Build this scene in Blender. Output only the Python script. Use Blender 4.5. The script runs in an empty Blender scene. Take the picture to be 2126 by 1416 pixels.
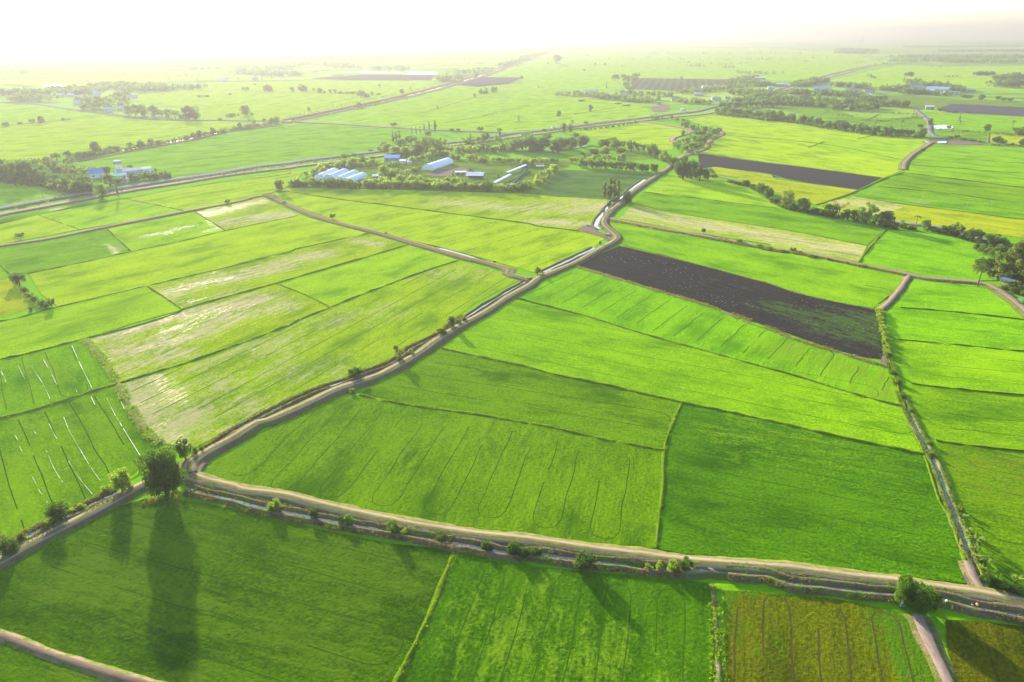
import bpy, math, random
import numpy as np
from mathutils import Vector, Matrix, noise
from mathutils.geometry import delaunay_2d_cdt

R_ = math.radians
S = bpy.context.scene
C = S.collection

# ------------------------------------------------------------------ camera
F_PX, CX, CY, CAM_H = 1437.0, 1063.0, 708.0, 100.0
PITCH, ROLL = 23.8, -0.5
cam_d = bpy.data.cameras.new('camera')
cam = bpy.data.objects.new('camera', cam_d); C.objects.link(cam)
cam_d.sensor_width = 36.0
cam_d.lens = 36.0 * F_PX / 2126.0
cam_d.clip_start = 1.0
cam_d.clip_end = 200000.0
CAM_M = Matrix.Rotation(R_(90 - PITCH), 4, 'X') @ Matrix.Rotation(R_(ROLL), 4, 'Z')
cam.matrix_world = Matrix.Translation((0, 0, CAM_H)) @ CAM_M
S.camera = cam

# ------------------------------------------------------------------ world, sun, exposure
SUN_AZ, SUN_EL = -26.0, 12.5
w = bpy.data.worlds.new('World'); S.world = w; w.use_nodes = True
nt = w.node_tree
sk = nt.nodes.new('ShaderNodeTexSky'); sk.sky_type = 'NISHITA'; sk.sun_disc = False
sk.sun_elevation = R_(SUN_EL); sk.sun_rotation = R_(SUN_AZ)
sk.air_density = 1.0; sk.dust_density = 1.6; sk.ozone_density = 3.0; sk.altitude = 100
nt.links.new(sk.outputs[0], nt.nodes['Background'].inputs[0])
nt.nodes['Background'].inputs[1].default_value = 0.11
sl = bpy.data.lights.new('sun', 'SUN'); sl.energy = 5.0; sl.angle = R_(0.9); sl.color = (1.0, 0.93, 0.82)
sun = bpy.data.objects.new('sun', sl); C.objects.link(sun)
sd = Vector((math.sin(R_(SUN_AZ)) * math.cos(R_(SUN_EL)), math.cos(R_(SUN_AZ)) * math.cos(R_(SUN_EL)), math.sin(R_(SUN_EL))))
sun.rotation_euler = sd.to_track_quat('Z', 'Y').to_euler()
sun.location = (0, 0, 300)
vs = S.view_settings
vs.view_transform = 'Standard'; vs.look = 'None'; vs.exposure = 2.76; vs.gamma = 1.0
try: vs.use_curve_mapping = False
except Exception: pass
S.render.engine = 'CYCLES'
S.cycles.use_denoising = True
S.cycles.max_bounces = 6; S.cycles.volume_bounces = 0
S.cycles.transmission_bounces = 3; S.cycles.transparent_max_bounces = 6
HAZE_DENSITY, HAZE_G, HAZE_TOP = 0.00025, 0.36, 205.0

# ------------------------------------------------------------------ reading positions on the ground
M3 = CAM_M.to_3x3()
def gp(x, y, z=0.0):
    d = M3 @ Vector(((x - CX) / F_PX, -(y - CY) / F_PX, -1.0))
    t = (z - CAM_H) / d.z
    return Vector((d.x * t, d.y * t))
def depth(p): return -(M3.transposed() @ Vector((p.x, p.y, -CAM_H))).z
def proj_y(p, z):
    q = M3.transposed() @ Vector((p.x, p.y, z - CAM_H)); return CY - F_PX * q.y / -q.z
def height_of(p, ytop):
    lo, hi = 0.0, 120.0
    for _ in range(30):
        m = (lo + hi) / 2
        if proj_y(p, m) > ytop: lo = m
        else: hi = m
    return lo
ORG = {'A': 0, 'B': 300, 'C': 650, 'D': 1016}
ORX = {'1': 0, '2': 500, '3': 1000, '4': 1526}
def parse(s):
    ox, oy, k, out = 0, 0, 1.0, []
    for t in s.split():
        if t[0] in 'ABCD' and len(t) == 2: ox, oy, k = ORX[t[1]], ORG[t[0]], 3.54; continue
        if t == 'S': ox, oy, k = 0, 0, 1.0; continue
        v = t.split(',')
        out.append((ox + float(v[0]) / k, oy + float(v[1]) / k, k) + tuple(v[2:]))
    return out
def P(s): return [gp(a[0], a[1]) for a in parse(s)]

# ------------------------------------------------------------------ object helpers
def setp(o, label=None, cat=None, group=None, kind=None):
    if label: o['label'] = label
    if cat: o['category'] = cat
    if group: o['group'] = group
    if kind: o['kind'] = kind
    return o
def mesh_np(name, V, Fq, mats=(), mi=None, smooth=False):
    """mesh from arrays; Fq is an (n,k) index array"""
    V = np.asarray(V, dtype=np.float32); Fq = np.asarray(Fq, dtype=np.int32)
    me = bpy.data.meshes.new(name)
    n, k = Fq.shape
    me.vertices.add(len(V)); me.vertices.foreach_set('co', V.ravel())
    me.loops.add(n * k); me.loops.foreach_set('vertex_index', Fq.ravel())
    me.polygons.add(n)
    me.polygons.foreach_set('loop_start', np.arange(0, n * k, k, dtype=np.int32))
    me.polygons.foreach_set('loop_total', np.full(n, k, dtype=np.int32))
    for m in mats: me.materials.append(m)
    if mi is not None: me.polygons.foreach_set('material_index', np.asarray(mi, dtype=np.int32))
    if smooth: me.polygons.foreach_set('use_smooth', np.ones(n, dtype=bool))
    me.update(calc_edges=True)
    return me
def obj(name, me, parent=None):
    o = bpy.data.objects.new(name, me); C.objects.link(o)
    if parent: o.parent = parent
    return o
def struct(name, me): return setp(obj(name, me), kind='structure')

# ------------------------------------------------------------------ node helpers
def new_mat(name):
    m = bpy.data.materials.new(name); m.use_nodes = True
    t = m.node_tree; t.nodes.clear()
    out = t.nodes.new('ShaderNodeOutputMaterial')
    return m, t, out
def N(t, ty, **kw):
    n = t.nodes.new(ty)
    for k, v in kw.items():
        if k.startswith('i_'):
            key = k[2:]; key = int(key) if key.isdigit() else key.replace('_', ' ')
            n.inputs[key].default_value = v
        else: setattr(n, k, v)
    return n
def mathn(t, op, a, b=None, clamp=False):
    n = N(t, 'ShaderNodeMath', operation=op); n.use_clamp = clamp
    for i, v in enumerate((a, b)):
        if v is None: continue
        if isinstance(v, (int, float)): n.inputs[i].default_value = v
        else: t.links.new(v, n.inputs[i])
    return n.outputs[0]
def mixc(t, f, a, b):
    n = N(t, 'ShaderNodeMix', data_type='RGBA')
    for sock, v in ((n.inputs[0], f), (n.inputs[6], a), (n.inputs[7], b)):
        if hasattr(v, 'links'): t.links.new(v, sock)
        elif isinstance(v, (int, float)): sock.default_value = v
        else: sock.default_value = tuple(v) + (1.0,)
    return n.outputs[2]
def mapr(t, v, a, b, c=0.0, d=1.0):
    n = N(t, 'ShaderNodeMapRange'); t.links.new(v, n.inputs[0])
    for i, q in enumerate((a, b, c, d)): n.inputs[i + 1].default_value = q
    return n.outputs[0]
def noisen(t, vec, scale, detail=3.0, rough=0.55):
    n = N(t, 'ShaderNodeTexNoise', i_Scale=scale, i_Detail=detail, i_Roughness=rough)
    t.links.new(vec, n.inputs['Vector']); return n.outputs[0]
def mapping(t, vec, sc, loc=(0, 0, 0)):
    n = N(t, 'ShaderNodeMapping'); n.inputs['Scale'].default_value = sc; n.inputs['Location'].default_value = loc
    t.links.new(vec, n.inputs[0]); return n.outputs[0]

# ------------------------------------------------------------------ crop material
def crop_mat(name, c1, c2, seed, streak=0.5, pale=(0.17, 0.27, 0.006), mud=(0.38, 0.265, 0.16), rows=0.0, rough_bump=0.6, wetk=1.0, clods=0.0, grain=0.38):
    """vegetation over wet mud; UV = metres along / across the rows; vertex attributes 'wet' and 'pale'"""
    if not clods and c1[1] > c1[0]: c1, c2 = (c1[0] * 1.02, c1[1] * .92, c1[2] * .5), (min(.6, c2[0] * 1.38), c2[1] * 1.24, c2[2] * .5)
    m, t, out = new_mat(name)
    uv = N(t, 'ShaderNodeUVMap').outputs[0]
    L = t.links.new
    off = (seed * 13.7, seed * 7.3, 0)
    big = noisen(t, mapping(t, uv, (0.02, 0.035, 1), off), 1.0, 4, 0.6)
    mid = noisen(t, mapping(t, uv, (0.05, 0.35, 1), off), 1.0, 4, 0.65)
    st = noisen(t, mapping(t, uv, (0.012, 0.55, 1), off), 1.0, 3, 0.6)
    fine = noisen(t, mapping(t, uv, (1.3, 1.3, 1), off), 1.0, 4, 0.7)
    st2 = noisen(t, mapping(t, uv, (0.006, 0.11, 1), off), 1.0, 5, 0.7)
    clump = noisen(t, mapping(t, uv, (0.35, 0.45, 1), off), 1.0, 4, 0.7)
    a = mapr(t, mathn(t, 'ADD', mathn(t, 'MULTIPLY', big, 0.5), mathn(t, 'MULTIPLY', st2, 0.5)), 0.36, 0.64)
    b = mapr(t, mid, 0.3, 0.72)
    s2 = mapr(t, st, 0.3, 0.7)
    pt = mapr(t, noisen(t, mapping(t, uv, (0.09, 0.14, 1), (off[1], off[0], 0)), 1.0, 4, 0.6), 0.34, 0.66)
    f = mathn(t, 'ADD', mathn(t, 'ADD', mathn(t, 'MULTIPLY', a, 0.40), mathn(t, 'MULTIPLY', pt, 0.30)), mathn(t, 'ADD', mathn(t, 'MULTIPLY', b, 0.22 * streak), mathn(t, 'MULTIPLY', s2, 0.26 * streak)), True)
    col = mixc(t, f, c1, c2)
    dk = mixc(t, mapr(t, fine, 0.25, 0.75, 0.0, 1.0), tuple(x * 0.62 for x in c1), tuple(x * 1.25 for x in c2))
    col = mixc(t, 0.45, col, dk)
    gap_shade = mathn(t, 'ADD', mathn(t, 'MULTIPLY', fine, 0.55), mathn(t, 'MULTIPLY', clump, 0.45))  # plant gaps, plus low-sun light and shade of the tufts put into the colour
    col = mixc(t, mapr(t, gap_shade, 0.50, 0.35, 0.0, grain), col, (c1[0] * 0.30 + .004, c1[1] * 0.34 + .003, c1[2] + .002))
    col = mixc(t, mapr(t, gap_shade, 0.51, 0.66, 0.0, 0.55), col, (min(1, c2[0] * 1.45), min(1, c2[1] * 1.25), c2[2] * 1.5))
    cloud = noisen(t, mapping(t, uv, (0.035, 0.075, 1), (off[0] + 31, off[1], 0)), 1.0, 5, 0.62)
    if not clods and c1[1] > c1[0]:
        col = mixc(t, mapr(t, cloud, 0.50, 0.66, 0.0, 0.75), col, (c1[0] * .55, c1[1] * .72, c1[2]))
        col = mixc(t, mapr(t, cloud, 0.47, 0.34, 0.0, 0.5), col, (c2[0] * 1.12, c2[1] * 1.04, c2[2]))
    if rows:
        wv = N(t, 'ShaderNodeTexWave', i_Scale=1.0, i_Distortion=1.2, i_Detail=2.0)
        wv.bands_direction = 'Y'; L(mapping(t, uv, (0.15, rows, 1)), wv.inputs[0])
        col = mixc(t, mathn(t, 'MULTIPLY', mapr(t, wv.outputs[1], 0.2, 0.9), 0.8 if clods else 0.55), col, tuple(x * 0.55 for x in c1))
    # pale thin patches
    pa = N(t, 'ShaderNodeAttribute', attribute_name='pale').outputs['Fac']
    pn = mathn(t, 'ADD', mathn(t, 'MULTIPLY', mathn(t, 'SUBTRACT', fine, 0.5), 1.0), mathn(t, 'ADD', mathn(t, 'MULTIPLY', mathn(t, 'SUBTRACT', mid, 0.5), 1.8), mathn(t, 'MULTIPLY', mathn(t, 'SUBTRACT', clump, 0.5), 1.4)))
    pf = mathn(t, 'MULTIPLY', mapr(t, mathn(t, 'ADD', pa, mathn(t, 'MULTIPLY', pn, mapr(t, pa, 0.0, 0.3, 0.0, 1.5))), 0.35, 1.15), 0.85, True)
    col = mixc(t, pf, col, pale)
    if clods:
        vo = N(t, 'ShaderNodeTexVoronoi', i_Scale=0.55, i_Randomness=1.0); L(mapping(t, uv, (1, 1, 1), off), vo.inputs['Vector'])
        cl = mathn(t, 'MULTIPLY', mapr(t, vo.outputs['Distance'], 0.16, 0.08), mapr(t, noisen(t, mapping(t, uv, (0.03, 0.05, 1), off), 1.0, 3), 0.45, 0.6))
        col = mixc(t, mathn(t, 'MULTIPLY', cl, clods), col, (0.42, 0.36, 0.30))
    veg = N(t, 'ShaderNodeBsdfDiffuse', i_Roughness=0.6)
    L(col, veg.inputs['Color'])
    bh = mathn(t, 'ADD', mathn(t, 'MULTIPLY', fine, 0.7), mathn(t, 'MULTIPLY', mid, 0.8))
    bp = N(t, 'ShaderNodeBump', i_Strength=rough_bump, i_Distance=0.55); L(bh, bp.inputs['Height']); L(bp.outputs[0], veg.inputs['Normal'])
    # open water and mud where the young rice is thin
    wa = N(t, 'ShaderNodeAttribute', attribute_name='wet').outputs['Fac']
    wn = noisen(t, mapping(t, uv, (0.10, 0.9, 1), off), 1.0, 6, 0.75)
    wn2 = noisen(t, mapping(t, uv, (0.7, 1.7, 1), off), 1.0, 4, 0.75)
    wm = mathn(t, 'ADD', mathn(t, 'MULTIPLY', mathn(t, 'SUBTRACT', wn, 0.5), 4.2), mathn(t, 'MULTIPLY', mathn(t, 'SUBTRACT', wn2, 0.5), 3.4))
    wf = mapr(t, mathn(t, 'ADD', wa, mathn(t, 'MULTIPLY', wm, mapr(t, wa, 0.0, 0.15))), 0.82, 1.6)
    wf = mathn(t, 'MULTIPLY', wf, wetk, True)
    wd_ = N(t, 'ShaderNodeBsdfDiffuse'); wd_.inputs[0].default_value = tuple(mud) + (1,)
    wg_ = N(t, 'ShaderNodeBsdfGlossy', i_Roughness=0.35); wg_.inputs[0].default_value = (.9, .85, .8, 1)
    wat = N(t, 'ShaderNodeMixShader'); wat.inputs[0].default_value = 0.008; L(wd_.outputs[0], wat.inputs[1]); L(wg_.outputs[0], wat.inputs[2])
    mx = N(t, 'ShaderNodeMixShader'); L(wf, mx.inputs[0]); L(veg.outputs[0], mx.inputs[1]); L(wat.outputs[0], mx.inputs[2])
    L(mx.outputs[0], out.inputs[0])
    return m

def soil_mat(name, c1, c2, scale=0.4, c3=None, bump=0.5, k3=(0.55, 0.7)):
    m, t, out = new_mat(name); L = t.links.new
    co = N(t, 'ShaderNodeNewGeometry').outputs['Position']
    n1 = noisen(t, co, scale, 5, 0.65); n2 = noisen(t, co, scale * 6, 4, 0.7); n3 = noisen(t, co, scale * 0.25, 3)
    col = mixc(t, mapr(t, mathn(t, 'ADD', mathn(t, 'MULTIPLY', n1, 0.5), mathn(t, 'MULTIPLY', n2, 0.5)), 0.35, 0.65), c1, c2)
    if c3: col = mixc(t, mapr(t, mathn(t, 'ADD', mathn(t, 'MULTIPLY', n3, 0.5), mathn(t, 'MULTIPLY', n1, 0.5)), k3[0], k3[1]), col, c3)
    b = N(t, 'ShaderNodeBsdfDiffuse')
    L(col, b.inputs[0])
    bp = N(t, 'ShaderNodeBump', i_Strength=bump, i_Distance=0.3); L(n2, bp.inputs['Height']); L(bp.outputs[0], b.inputs['Normal'])
    L(b.outputs[0], out.inputs[0]); return m

def road_mat(name, hw, track, verge, mode='twin'):
    """UV.y = metres across the road from its middle"""
    m, t, out = new_mat(name); L = t.links.new
    uv = N(t, 'ShaderNodeUVMap').outputs[0]
    sp = N(t, 'ShaderNodeSeparateXYZ'); L(uv, sp.inputs[0])
    n0 = noisen(t, mapping(t, uv, (0.08, 0.3, 1)), 1.0, 3)
    n1 = noisen(t, mapping(t, uv, (0.5, 1.6, 1)), 1.0, 5, 0.7)
    v = mathn(t, 'ADD', sp.outputs[1], mathn(t, 'MULTIPLY', mathn(t, 'SUBTRACT', n0, 0.5), 1.2 * hw / 2.5))
    av = mathn(t, 'ABSOLUTE', v)
    if mode == 'twin':
        c = mathn(t, 'ABSOLUTE', mathn(t, 'SUBTRACT', av, hw * 0.43))
        f = mapr(t, mathn(t, 'ADD', c, mathn(t, 'MULTIPLY', mathn(t, 'SUBTRACT', n1, 0.5), 0.9)), hw * 0.07, hw * 0.24, 1.0, 0.0)
    else:
        f = mapr(t, mathn(t, 'ADD', av, mathn(t, 'MULTIPLY', mathn(t, 'SUBTRACT', n1, 0.5), 1.2)), hw * 0.65, hw * 0.9, 1.0, 0.0)
    tr = mixc(t, mapr(t, n1, 0.3, 0.7), tuple(x * 0.72 for x in track), tuple(min(1, x * 1.15) for x in track))
    vg = mixc(t, mapr(t, n1, 0.35, 0.65), verge, tuple(x * 1.9 for x in verge))
    b = N(t, 'ShaderNodeBsdfDiffuse')
    L(mixc(t, f, vg, tr), b.inputs[0])
    bp = N(t, 'ShaderNodeBump', i_Strength=0.5, i_Distance=0.15); L(n1, bp.inputs['Height']); L(bp.outputs[0], b.inputs['Normal'])
    L(b.outputs[0], out.inputs[0]); return m

def water_mat(name='water', col=(0.05, 0.055, 0.045), rough=0.06, spec=0.8):
    m, t, out = new_mat(name); L = t.links.new
    co = N(t, 'ShaderNodeNewGeometry').outputs['Position']
    b = N(t, 'ShaderNodeBsdfPrincipled', i_Roughness=rough); b.inputs['Base Color'].default_value = col + (1,)
    b.inputs['Specular IOR Level'].default_value = spec
    n = noisen(t, co, 1.2, 3)
    bp = N(t, 'ShaderNodeBump', i_Strength=0.08, i_Distance=0.1); L(n, bp.inputs['Height']); L(bp.outputs[0], b.inputs['Normal'])
    L(b.outputs[0], out.inputs[0]); return m

def leaf_mat(name, c, var=0.25, trans=0.45):
    m, t, out = new_mat(name); L = t.links.new
    rnd = N(t, 'ShaderNodeObjectInfo').outputs['Random']
    co = N(t, 'ShaderNodeTexCoord').outputs['Object']
    n = noisen(t, co, 7.0, 2)
    a = tuple(x * (1 - var) for x in c); b = (min(1, c[0] * (1 + var * 1.8)), c[1] * (1 + var), c[2])
    col = mixc(t, mathn(t, 'ADD', mathn(t, 'MULTIPLY', rnd, 0.6), mathn(t, 'MULTIPLY', mapr(t, n, 0.35, 0.65), 0.4)), a, b)
    d = N(t, 'ShaderNodeBsdfDiffuse'); tr = N(t, 'ShaderNodeBsdfTranslucent')
    L(col, d.inputs[0])
    L(mixc(t, 0.5, col, (c[0] * 2.3, c[1] * 2.3, c[2])), tr.inputs[0])
    mx = N(t, 'ShaderNodeMixShader'); mx.inputs[0].default_value = trans
    L(d.outputs[0], mx.inputs[1]); L(tr.outputs[0], mx.inputs[2]); L(mx.outputs[0], out.inputs[0]); return m

def plain(name, c, rough=0.7, metal=0.0, nz=0.15, sc=1.5):
    m, t, out = new_mat(name); L = t.links.new
    co = N(t, 'ShaderNodeTexCoord').outputs['Object']
    n = noisen(t, co, sc, 4)
    b = N(t, 'ShaderNodeBsdfDiffuse') if rough >= .4 else N(t, 'ShaderNodeBsdfPrincipled', i_Roughness=rough, i_Metallic=metal)
    L(mixc(t, mapr(t, n, 0.3, 0.7), tuple(x * (1 - nz) for x in c), tuple(min(1, x * (1 + nz)) for x in c)), b.inputs[0])
    L(b.outputs[0], out.inputs[0]); return m

M_WATER = water_mat()
M_BANK = soil_mat('canal_bank', (0.065, 0.048, 0.024), (0.17, 0.12, 0.06), 0.5, (0.07, 0.12, 0.012), 0.8, (0.48, 0.6))
M_BANKG = soil_mat('grassy_bank', (0.05, 0.07, 0.012), (0.13, 0.13, 0.03), 0.5, (0.16, 0.11, 0.06), 0.8, (0.52, 0.62))
M_BUND = soil_mat('grassy_bund', (0.035, 0.08, 0.002), (0.12, 0.19, 0.003), 1.1, (0.11, 0.10, 0.03), 0.9, (0.54, 0.66))
M_WEEDS = soil_mat('weedy_bund', (0.05, 0.10, 0.008), (0.16, 0.16, 0.04), 0.5, (0.20, 0.14, 0.08), 0.8, (0.5, 0.6))
M_MUD = soil_mat('track_mud', (0.030, 0.070, 0.002), (0.065, 0.13, 0.003), 0.8)
M_MUDG = soil_mat('track_mud_dark', (0.016, 0.046, 0.001), (0.036, 0.090, 0.002), 0.8)
M_MUDB = soil_mat('track_mud_brown', (0.035, 0.028, 0.010), (0.065, 0.05, 0.018), 0.8)
M_DIRT = soil_mat('bare_dirt', (0.09, 0.065, 0.045), (0.18, 0.13, 0.10), 0.5, (0.10, 0.09, 0.03))
M_BARK = plain('bark', (0.10, 0.075, 0.055), 0.9, 0, 0.3, 6)

# ------------------------------------------------------------------ lines on the ground
def clean_line(pts):
    pts = [p for i, p in enumerate(pts) if i == 0 or (p - pts[i - 1]).length > .3]
    i = 1
    while i < len(pts) - 1:
        a, b = pts[i] - pts[i - 1], pts[i + 1] - pts[i]
        if a.length > 1e-6 and b.length > 1e-6 and a.normalized().dot(b.normalized()) < -.35: pts.pop(i); i = max(1, i - 1)
        else: i += 1
    return pts
def smooth_line(pts, step=None, closed=False):
    out = []
    n = len(pts)
    for i in range(n - 1):
        p0, p1, p2, p3 = pts[max(0, i - 1)], pts[i], pts[i + 1], pts[min(n - 1, i + 2)]
        d = (p2 - p1).length
        st = step or max(1.5, depth(p1) * 0.012)
        k = max(1, min(400, int(d / st)))
        t1 = (p2 - p0) * 0.5; t2 = (p3 - p1) * 0.5
        a, b = max(t1.length, 1e-6), max(t2.length, 1e-6)
        t1 = t1 * min(1, d / a); t2 = t2 * min(1, d / b)
        for j in range(k):
            u = j / k; u2, u3 = u * u, u * u * u
            out.append(p1 * (2 * u3 - 3 * u2 + 1) + t1 * (u3 - 2 * u2 + u) + p2 * (-2 * u3 + 3 * u2) + t2 * (u3 - u2))
    out.append(pts[-1]); return out
def ribbon_arrays(pts, prof, jit=0.0, zj=0.0, seed=0, wob=0.0):
    n = len(pts); k = len(prof)
    V, UV = [], []
    s = 0.0
    for i, p in enumerate(pts):
        a = pts[max(0, i - 1)]; b = pts[min(n - 1, i + 1)]
        d = (b - a)
        if d.length < 1e-6: d = Vector((1, 0))
        d.normalize(); nn = Vector((-d.y, d.x))
        if i: s += (p - pts[i - 1]).length
        sh = noise.noise((s * 0.03, seed * 3.1, 0)) * wob
        wk = 1 + noise.noise((s * 0.12, seed * 1.7, 5)) * jit * 1.6 + noise.noise((s * 0.5, seed * 1.7, 9)) * jit
        for (o_, z) in prof:
            q = p + nn * (o_ * wk + sh)
            zz = z + (noise.noise((q.x * 0.35, q.y * 0.35, seed)) * zj if z > 0.15 else 0)
            V.append((q.x, q.y, zz)); UV.append((s, o_ * wk))
    Fa = [(i * k + j, (i + 1) * k + j, (i + 1) * k + j + 1, i * k + j + 1) for i in range(n - 1) for j in range(k - 1)]
    return V, Fa, UV
def ribbon(name, pts, prof, mats, seg_m=None, jit=0.0, zj=0.0, seed=0, wob=0.0, step=None, smooth=False, kind='structure'):
    q = smooth_line(clean_line(pts), step)
    V, Fa, UV = ribbon_arrays(q, prof, jit, zj, seed, wob)
    k = len(prof) - 1
    mi = [(seg_m[i % k] if seg_m else 0) for i in range(len(Fa))]
    Fa = [tuple(reversed(f)) for f in Fa]
    me = mesh_np(name, V, Fa, mats, mi, smooth)
    uvl = me.uv_layers.new(name='UVMap')
    idx = np.array(Fa).ravel(); uvl.data.foreach_set('uv', np.array(UV, dtype=np.float32)[idx].ravel())
    o = obj(name, me); o['kind'] = kind
    return o, q

# ------------------------------------------------------------------ fields
def seg_dist(Q, a, b):
    ab = b - a; L2 = max((ab ** 2).sum(), 1e-6)
    t = np.clip(((Q - a) @ ab) / L2, 0, 1)
    return np.hypot(*(Q - (a + t[:, None] * ab)).T)
def inside(Q, poly):
    x, y = Q[:, 0], Q[:, 1]; r = np.zeros(len(Q), bool); n = len(poly)
    for i in range(n):
        x1, y1 = poly[i]; x2, y2 = poly[i - 1]
        c = ((y1 > y) != (y2 > y)) & (x < (x2 - x1) * (y - y1) / (y2 - y1 + 1e-12) + x1)
        r ^= c
    return r
FIELD_N = [0]
FIELDS = []
def field(poly, rowdir, mat, wet=(), pale=(), name='rice_field', tram=0.0, inset=5.0, tram_mat=None, tw=0.35, swap=False, z=None, loops=True, dbl=False):
    i = FIELD_N[0]; FIELD_N[0] += 1
    z = z if z is not None else 0.05 + 0.012 * (i % 14)
    pts = P(poly); A = np.array([tuple(p) for p in pts])
    rd = P(rowdir); d = (rd[1] - rd[0]).normalized(); nn = Vector((-d.y, d.x))
    mn, mx = A.min(0), A.max(0); ext = (mx - mn)
    step = max(2.5, max(ext) / 75)
    gx, gy = np.meshgrid(np.arange(mn[0], mx[0], step), np.arange(mn[1], mx[1], step))
    Q = np.stack([gx.ravel(), gy.ravel()], 1)
    Q += np.random.RandomState(i).uniform(-.3, .3, Q.shape) * step
    Q = Q[inside(Q, A)]
    n0 = len(A)
    vs_ = [Vector(p) for p in A] + [Vector(q) for q in Q]
    r = delaunay_2d_cdt(vs_, [(k, (k + 1) % n0) for k in range(n0)], [list(range(n0))], 1, 1e-4)
    V2 = np.array([tuple(v) for v in r[0]])
    Fc = []
    for f in r[2]:
        a, b, c = (V2[k] for k in f[:3])
        Fc.append(tuple(f) if (b[0]-a[0])*(c[1]-a[1]) - (b[1]-a[1])*(c[0]-a[0]) > 0 else tuple(reversed(f)))
    V = np.column_stack([V2, np.full(len(V2), z)])
    me = mesh_np(name, V, Fc, (mat,))
    U = V2 @ np.array([d.x, d.y]); W_ = V2 @ np.array([nn.x, nn.y])
    uvl = me.uv_layers.new(name='UVMap'); idx = np.array(Fc).ravel()
    uvl.data.foreach_set('uv', np.column_stack([U, W_])[idx].astype(np.float32).ravel())
    for nm, bl in (('wet', wet), ('pale', pale)):
        at = np.zeros(len(V2), np.float32)
        for (line, wd, k) in bl:
            q = [np.array(tuple(p)) for p in P(line)]
            for a, b in zip(q[:-1], q[1:]):
                at = np.maximum(at, k * np.clip(1.1 - seg_dist(V2, a, b) / (wd * (2.2 if nm == 'wet' else 1.5)), 0, 1))
        me.attributes.new(nm, 'FLOAT', 'POINT').data.foreach_set('value', at)
    o = struct(name, me)
    FIELDS.append((A, z))
    if tram:
        tm = tram_mat or (M_MUDG if mat in (m_og, m_dg3, m_dg, m_dg2, m_mg) else M_MUD)
        TV, TF = [], []
        c = A.mean(0); rnd = random.Random(i)
        w0, w1 = W_.min(), W_.max()
        xs = []
        u = w0 + inset + rnd.uniform(0, tram * .5)
        while u < w1 - inset * 0.6:
            xs.append(u); u += tram * rnd.uniform(.93, 1.07)
        AU = np.column_stack([A @ np.array([d.x, d.y]), A @ np.array([nn.x, nn.y])])
        spans = []
        for w_ in xs:
            xi = []
            for k in range(n0):
                (u1, v1), (u2, v2) = AU[k - 1], AU[k]
                if (v1 > w_) != (v2 > w_): xi.append(u1 + (w_ - v1) / (v2 - v1) * (u2 - u1))
            xi.sort()
            if len(xi) >= 2 and xi[-1] - xi[0] > 4 * inset: spans.append((w_, xi[0] + inset * rnd.uniform(.9, 1.5), xi[-1] - inset * rnd.uniform(.9, 1.5)))
            else: spans.append(None)
        def line(uvs):
            q = smooth_line([Vector((d.x * a + nn.x * b, d.y * a + nn.y * b)) for a, b in uvs], 1.5)
            for side in ((-0.6, 0.6) if dbl else (0,)):
                qq = []
                for j, p in enumerate(q):
                    dd = (q[min(j + 1, len(q) - 1)] - q[max(j - 1, 0)]).normalized()
                    qq.append(p + Vector((-dd.y, dd.x)) * side)
                v, f, _ = ribbon_arrays(qq, ((-tw / 2, z + 0.02), (tw / 2, z + 0.02)), 0.2, 0, i)
                f = [g for j, g in enumerate(f) if noise.noise((j * .11, i * 3.3 + k, side)) > -.30]
                b0 = len(TV); TV.extend(v); TF.extend([tuple(reversed([x + b0 for x in g])) for g in f])
        k = 0
        while k < len(spans):
            s0 = spans[k]; s1 = spans[k + 1] if k + 1 < len(spans) else None
            def wig(w_, a, b):
                m = 6; return [(a + (b - a) * j / m, w_ + rnd.uniform(-.25, .25)) for j in range(m + 1)]
            if s0 and s1 and loops and rnd.random() < (1.0 if loops == 2 else 0.5):
                a = wig(s0[0], s0[1], s0[2]); b = wig(s1[0], s1[1], s1[2]); b.reverse()
                e = max(a[-1][0], b[0][0]); mid = (s0[0] + s1[0]) / 2; rr = abs(s1[0] - s0[0]) / 2
                arc = [(e + rr * 0.75, mid - rr * 0.7), (e + rr * 1.0, mid), (e + rr * 0.75, mid + rr * 0.7)]
                line(a[:-1] + [(e, s0[0])] + arc + [(e, s1[0])] + b[1:])
            else:
                for s_ in (s0, s1):
                    if s_: line(wig(*s_))
            k += 2
        if TV:
            tr = obj('wheel_tracks', mesh_np('wheel_tracks', TV, TF, (tm,))); tr['kind'] = 'structure'
    return o

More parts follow.
